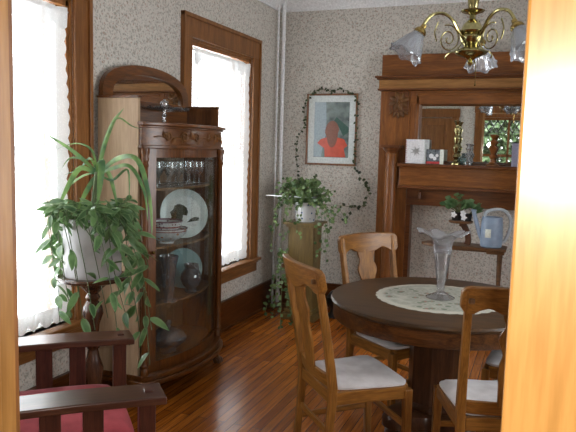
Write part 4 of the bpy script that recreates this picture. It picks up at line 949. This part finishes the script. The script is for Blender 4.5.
ivine(wallpath([(306, 122), (305, 108), (312, 93), (322, 89), (332, 92), (340, 89), (350, 92)]), 34, .032, .024, dk)
ivine(wallpath([(350, 92), (357, 100), (356, 118), (357, 135), (354, 150), (355, 165)]), 26, .03, .022, dk)
ivine([V((0, 0, .17))] + wallpath([(345, 206), (362, 206), (369, 190), (362, 180), (354, 166)]), 30, .036, .03, dk)
ivine([V((0, 0, .17))] + wallpath([(338, 216), (345, 220), (350, 215)]), 10, .036, .03, dk)
ivine([V((0, 0, .2)), V((.02, .05, .35)), *wallpath([(318, 176)])], 8, .034, .03, dk)
dk.build('dark_vine_leaves', 'ivy_dark', iv, double=False); vn.build('vines', 'twig', iv)
# thin grey shelf disc by the pot
bl = B(); sh = atY(268, 195, QY + .05); bl.box(-.285, .20, -.045, .045, 0, .010); o = bl.build('metal_shelf', 'steel', loc=(.385, -.45, 1.128), smooth=False, bevel=.002)
tag(o, 'thin grey metal shelf strip projecting behind the ivy pot beside the corner pipe', 'shelf')
bl = B(); bl.lathe([(0, 0), (.075, 0), (.08, .01), (.05, .05), (.045, .08), (.085, .14), (.09, .19), (.05, .24), (.04, .25), (0, .25)], (0, 0, 0), 24); tag(bl.build('floor_vase', 'black', loc=(.74, -.26, 0)), 'dark round vase on the floor against the back baseboard', 'vase')

# ================================================================ SMALL TABLE BY THE MANTEL, WATERING CAN, VIOLET
SX, SY = 1.90, -.40
sg = thing('side_table', 'narrow brown side table with raised shelf before the mantel opening', 'table', (SX, SY, 0))
bl = B(); pol = [(.36 * cos(a) * (1 if abs(cos(a)) < .95 else .98), .135 * sin(a)) for a in [2 * pi * q / 40 for q in range(40)]]
pol = [(-.36, 0), (-.33, -.07), (-.24, -.12), (.30, -.14), (.34, -.13), (.34, .10), (.30, .12), (-.24, .12), (-.33, .07)]
bl.prism(pol, .780, .803); bl.build('table_top', 'brownstand', sg, smooth=False, bevel=.004)
bl = B(); bl.box(.19, .33, -.12, -.105, .753, .780); bl.box(.19, .33, .09, .105, .753, .780); bl.box(-.2, .19, -.10, -.085, .763, .780); bl.build('apron', 'brownstand', sg, smooth=False, bevel=.003)
for x, y in ((.29, -.10), (.29, .09), (-.14, .07), (-.14, -.07)):
    bl = B(); bl.lathe([(.013, 0), (.016, .02), (.011, .06), (.016, .35), (.011, .40), (.02, .44), (.012, .47), (.018, .74), (.018, .780)], (x, y, 0), 14, cap0=True); bl.build('leg', 'brownstand', sg)
bl = B(); bl.bar(smooth([(.02, .0, .803), (.03, .0, .84), (.02, 0, .90), (-.01, 0, .96), (-.04, 0, .985)]), .05, .035, up=V((0, 1, 0))); bl.build('bracket', 'stand', sg, smooth=False, bevel=.004)
bl = B(); bl.lathe([(0, .985), (.095, .985), (.10, .995), (.10, 1.0), (.095, 1.005), (0, 1.005)], (-.04, 0, 0), 28); bl.build('upper_shelf', 'brownstand', sg)
wc = thing('watering_can', 'blue grey watering can with pale handle and cream tag on side table', 'watering can', (2.115, -.43, .8035), radians(12))
bl = B(); bl.lathe([(0, .0), (.078, 0), (.086, .008), (.09, .1), (.086, .20), (.083, .245), (.078, .25), (.06, .25), (.055, .24), (0, .24)], (0, 0, 0), 36); cbod = bl.build('can_body', 'can', wc)
bl = B(); bl.tube(smooth([(-.075, 0, .06), (-.10, 0, .12), (-.125, 0, .2), (-.15, 0, .285)]), .017, 12, scales=None); bl.lathe([(.017, 0), (.024, .015), (.02, .02)], (-.15, 0, .285), 12); bl.build('spout', 'can', wc)
bl = B(); bl.bar(smooth([(-.06, 0, .25), (-.05, 0, .29), (.03, 0, .315), (.10, 0, .30), (.145, 0, .23), (.14, 0, .14), (.11, 0, .06), (.086, 0, .04)]), .028, .024, up=V((0, 0, 1))); bl.build('handle', 'can_light', wc, bevel=.005)
bl = B(); bl.strip([-.26 + .52 * i / 6 for i in range(7)], lambda t: .085, lambda t: .155, .0895, .0915, lambda t, h, d_: V((d_ * sin(t - .45), -d_ * cos(t - .45), h))); bl.build('paper_tag', 'tag', cbod)
vi = thing('african_violet', 'small leafy violet with white petals in dark pots on the upper shelf', 'plant', (1.86, -.40, 1.0055))
bl = B(); bl.lathe([(0, 0), (.038, 0), (.05, .06), (.053, .065), (.05, .07), (.045, .06), (0, .058)], (-.035, 0, 0), 20); bl.lathe([(0, 0), (.03, 0), (.038, .055), (.034, .06), (0, .05)], (.055, -.01, 0), 20); bl.build('pots', 'black', vi)
lf = B(); stt = B()
for q in range(46):
    a = q * 2.4; e = rnd.uniform(.3, 1.4); r_ = rnd.uniform(.05, .13); c_ = V((-.02, 0, .06)); p = c_ + V((r_ * cos(a) * cos(e), r_ * .8 * sin(a) * cos(e), r_ * sin(e) * 1.0 + .02)); stt.tube([c_, p], .002, 4)
    lf.leaf(p - V((0, 0, 0)), V((cos(a), sin(a) * .8, .5)), V((0, -1, .8)), .055, .05, curl=.3, n=5)
for q in range(12):
    a = rnd.uniform(-.8, .6); p = V((.06, 0, .05)); e = p + V((.10 * cos(a) * rnd.uniform(.6, 1.2), rnd.uniform(-.03, .03), rnd.uniform(.02, .11))); stt.tube([p, e], .0015, 4); lf.leaf(p.lerp(e, .4), e - p, V((0, -1, .4)), .09, .022, curl=.15)
lf.build('leaves', 'violet', vi, double=False); stt.build('stems', 'twig', vi)
for x, z in ((-.055, .05), (.02, .065), (.028, .03)):
    bl = B(); bl.lathe([(.006, -.002), (.006, .002), (0, .003)], (x, -.055, z), 8, rot=Matrix.Rotation(radians(90), 3, 'X'))
    for q in range(5): a = q * 1.257; bl.leaf((x, -.055, z), (cos(a), -.15, sin(a) * 1.3), (0, -1, 0), .028, .022, n=3)
    bl.build('flower', 'cream_box', vi, double=False)

# ================================================================ CHANDELIER
CXh, CYh = 2.085, -2.385
cl = thing('chandelier', 'brass chandelier with scroll arms and fluted glass shades over the table', 'chandelier', (CXh, CYh, 2.0))
prof = [(.0, .03), (.009, .035), (.016, .047), (.009, .057), (.018, .064), (.036, .075), (.078, .09), (.086, .102), (.078, .114), (.045, .126), (.036, .135), (.055, .156), (.062, .178), (.05, .196), (.06, .203), (.064, .211), (.055, .222), (.05, .24), (.03, .262), (.016, .272), (.016, .292), (.028, .30), (.055, .308), (.062, .316), (.05, .322), (.024, .326), (.026, .34), (.036, .42), (.026, .46), (.011, .48), (.011, .95), (.02, .96), (.065, .985), (.07, .9995), (0, .9995)]
bl = B(); bl.lathe(prof, (0, 0, 0), 32); bl.build('centre_stem', 'brass', cl)
a0 = YAW - radians(25)
for ai in (radians(210), radians(330), radians(90)):
    a = a0 + ai; dr_ = V((cos(a), sin(a), 0))
    def ap(r_, z): return dr_ * (r_ * .83) + V((0, 0, z))
    bl = B(); bl.tube(smooth([ap(.055, .18), ap(.09, .215), ap(.13, .265), ap(.19, .295), ap(.26, .285), ap(.305, .245), ap(.318, .215)], 6), .009, 8); am = bl.build('arm', 'brass', cl)
    bl = B(); sp_ = [ap(.15 + (.075 * (1 - q / 46)) * cos(q * .30 + 1.2), .165 + (.075 * (1 - q / 46)) * sin(q * .30 + 1.2)) for q in range(42)]; bl.tube(sp_, .0038, 6)
    bl.tube(smooth([ap(.06, .15), ap(.10, .105), ap(.14, .095), ap(.165, .075), ap(.155, .06)], 4), .0038, 6); bl.tube(smooth([ap(.225, .15), ap(.24, .20), ap(.22, .25)], 4), .0038, 6); bl.build('scroll', 'brass', am)
    tl_ = V((dr_.x * .62, dr_.y * .62, -1)).normalized(); Rr = V((0, 0, 1)).rotation_difference(tl_).to_matrix(); sk = ap(.312, .225)
    bl = B(); bl.lathe([(.0, -.01), (.014, -.008), (.016, .01), (.03, .022), (.035, .036), (.031, .046), (.022, .05)], sk, 16, rot=Rr); bl.build('socket', 'brass_old', am)
    bl = B(); bl.lathe([(.028, .04), (.034, .055), (.052, .085), (.066, .12), (.080, .155), (.092, .175)], sk, 72, rot=Rr, fn=lambda t, r, z, k: (r * (1 + .05 * (k / 5) * cos(12 * t)), z + .009 * (k >= 5) * cos(6 * t))); bl.build('glass_shade', 'frost', am, solid=.002)
    bl = B(); bl.lathe([(0, .05), (.013, .052), (.022, .08), (.026, .10), (.018, .125), (0, .13)], sk, 16, rot=Rr); bl.build('bulb', 'plate_sky', am)
bl = B(); bl.tube([(.03, -.01, .05), (.032, -.012, -.06)], .0018, 5); bl.lathe([(0, -.075), (.005, -.07), (.004, -.06), (0, -.055)], (.032, -.012, 0), 8); bl.build('pull_chain', 'brass_old', cl)

# ================================================================ LIGHT
w = bpy.data.worlds.new('sky'); scn.world = w; w.use_nodes = True
bg = w.node_tree.nodes['Background']; bg.inputs[0].default_value = (.93, .97, 1.0, 1); bg.inputs[1].default_value = 7.0
def area(name, loc_, target, sx_, sy_, e, col=(1, 1, 1), portal=False, spread=None):
    l = bpy.data.lights.new(name, 'AREA'); l.shape = 'RECTANGLE'; l.size = sx_; l.size_y = sy_; l.energy = e; l.color = col
    if portal: l.cycles.is_portal = True
    if spread: l.spread = spread
    o = bpy.data.objects.new(name, l); COL.objects.link(o); o.location = loc_; o.rotation_euler = (V(target) - V(loc_)).to_track_quat('-Z', 'Y').to_euler(); return o
for W in (W1, W2):
    area('daylight_portal', (-.22, (W[0] + W[1]) / 2, (W[2] + W[3]) / 2), (3, (W[0] + W[1]) / 2, (W[2] + W[3]) / 2), W[1] - W[0], W[3] - W[2], 0, portal=True)
area('daylight_portal', (XR + .22, (RW[0] + RW[1]) / 2, (RW[2] + RW[3]) / 2), (0, (RW[0] + RW[1]) / 2, (RW[2] + RW[3]) / 2), RW[1] - RW[0], RW[3] - RW[2], 0, portal=True)  # portal for the added window in the right wall
area('daylight_portal', ((LW[0] + LW[1]) / 2, YB - .22, (LW[2] + LW[3]) / 2), ((LW[0] + LW[1]) / 2, 0, (LW[2] + LW[3]) / 2), LW[1] - LW[0], LW[3] - LW[2], 0, portal=True)
# the camera's own flash, just right of and above the lens
l = bpy.data.lights.new('camera_flash', 'POINT'); l.energy = 52; l.shadow_soft_size = .015; l.color = (1, .97, .92)
o = bpy.data.objects.new('camera_flash', l); COL.objects.link(o); o.location = CAM + RM @ V((.045, .02, .04))
vs = scn.view_settings; scn.display_settings.display_device = 'sRGB'; vs.view_transform = 'Standard'; vs.look = 'None'; vs.exposure = .68; vs.gamma = 1; vs.use_curve_mapping = False
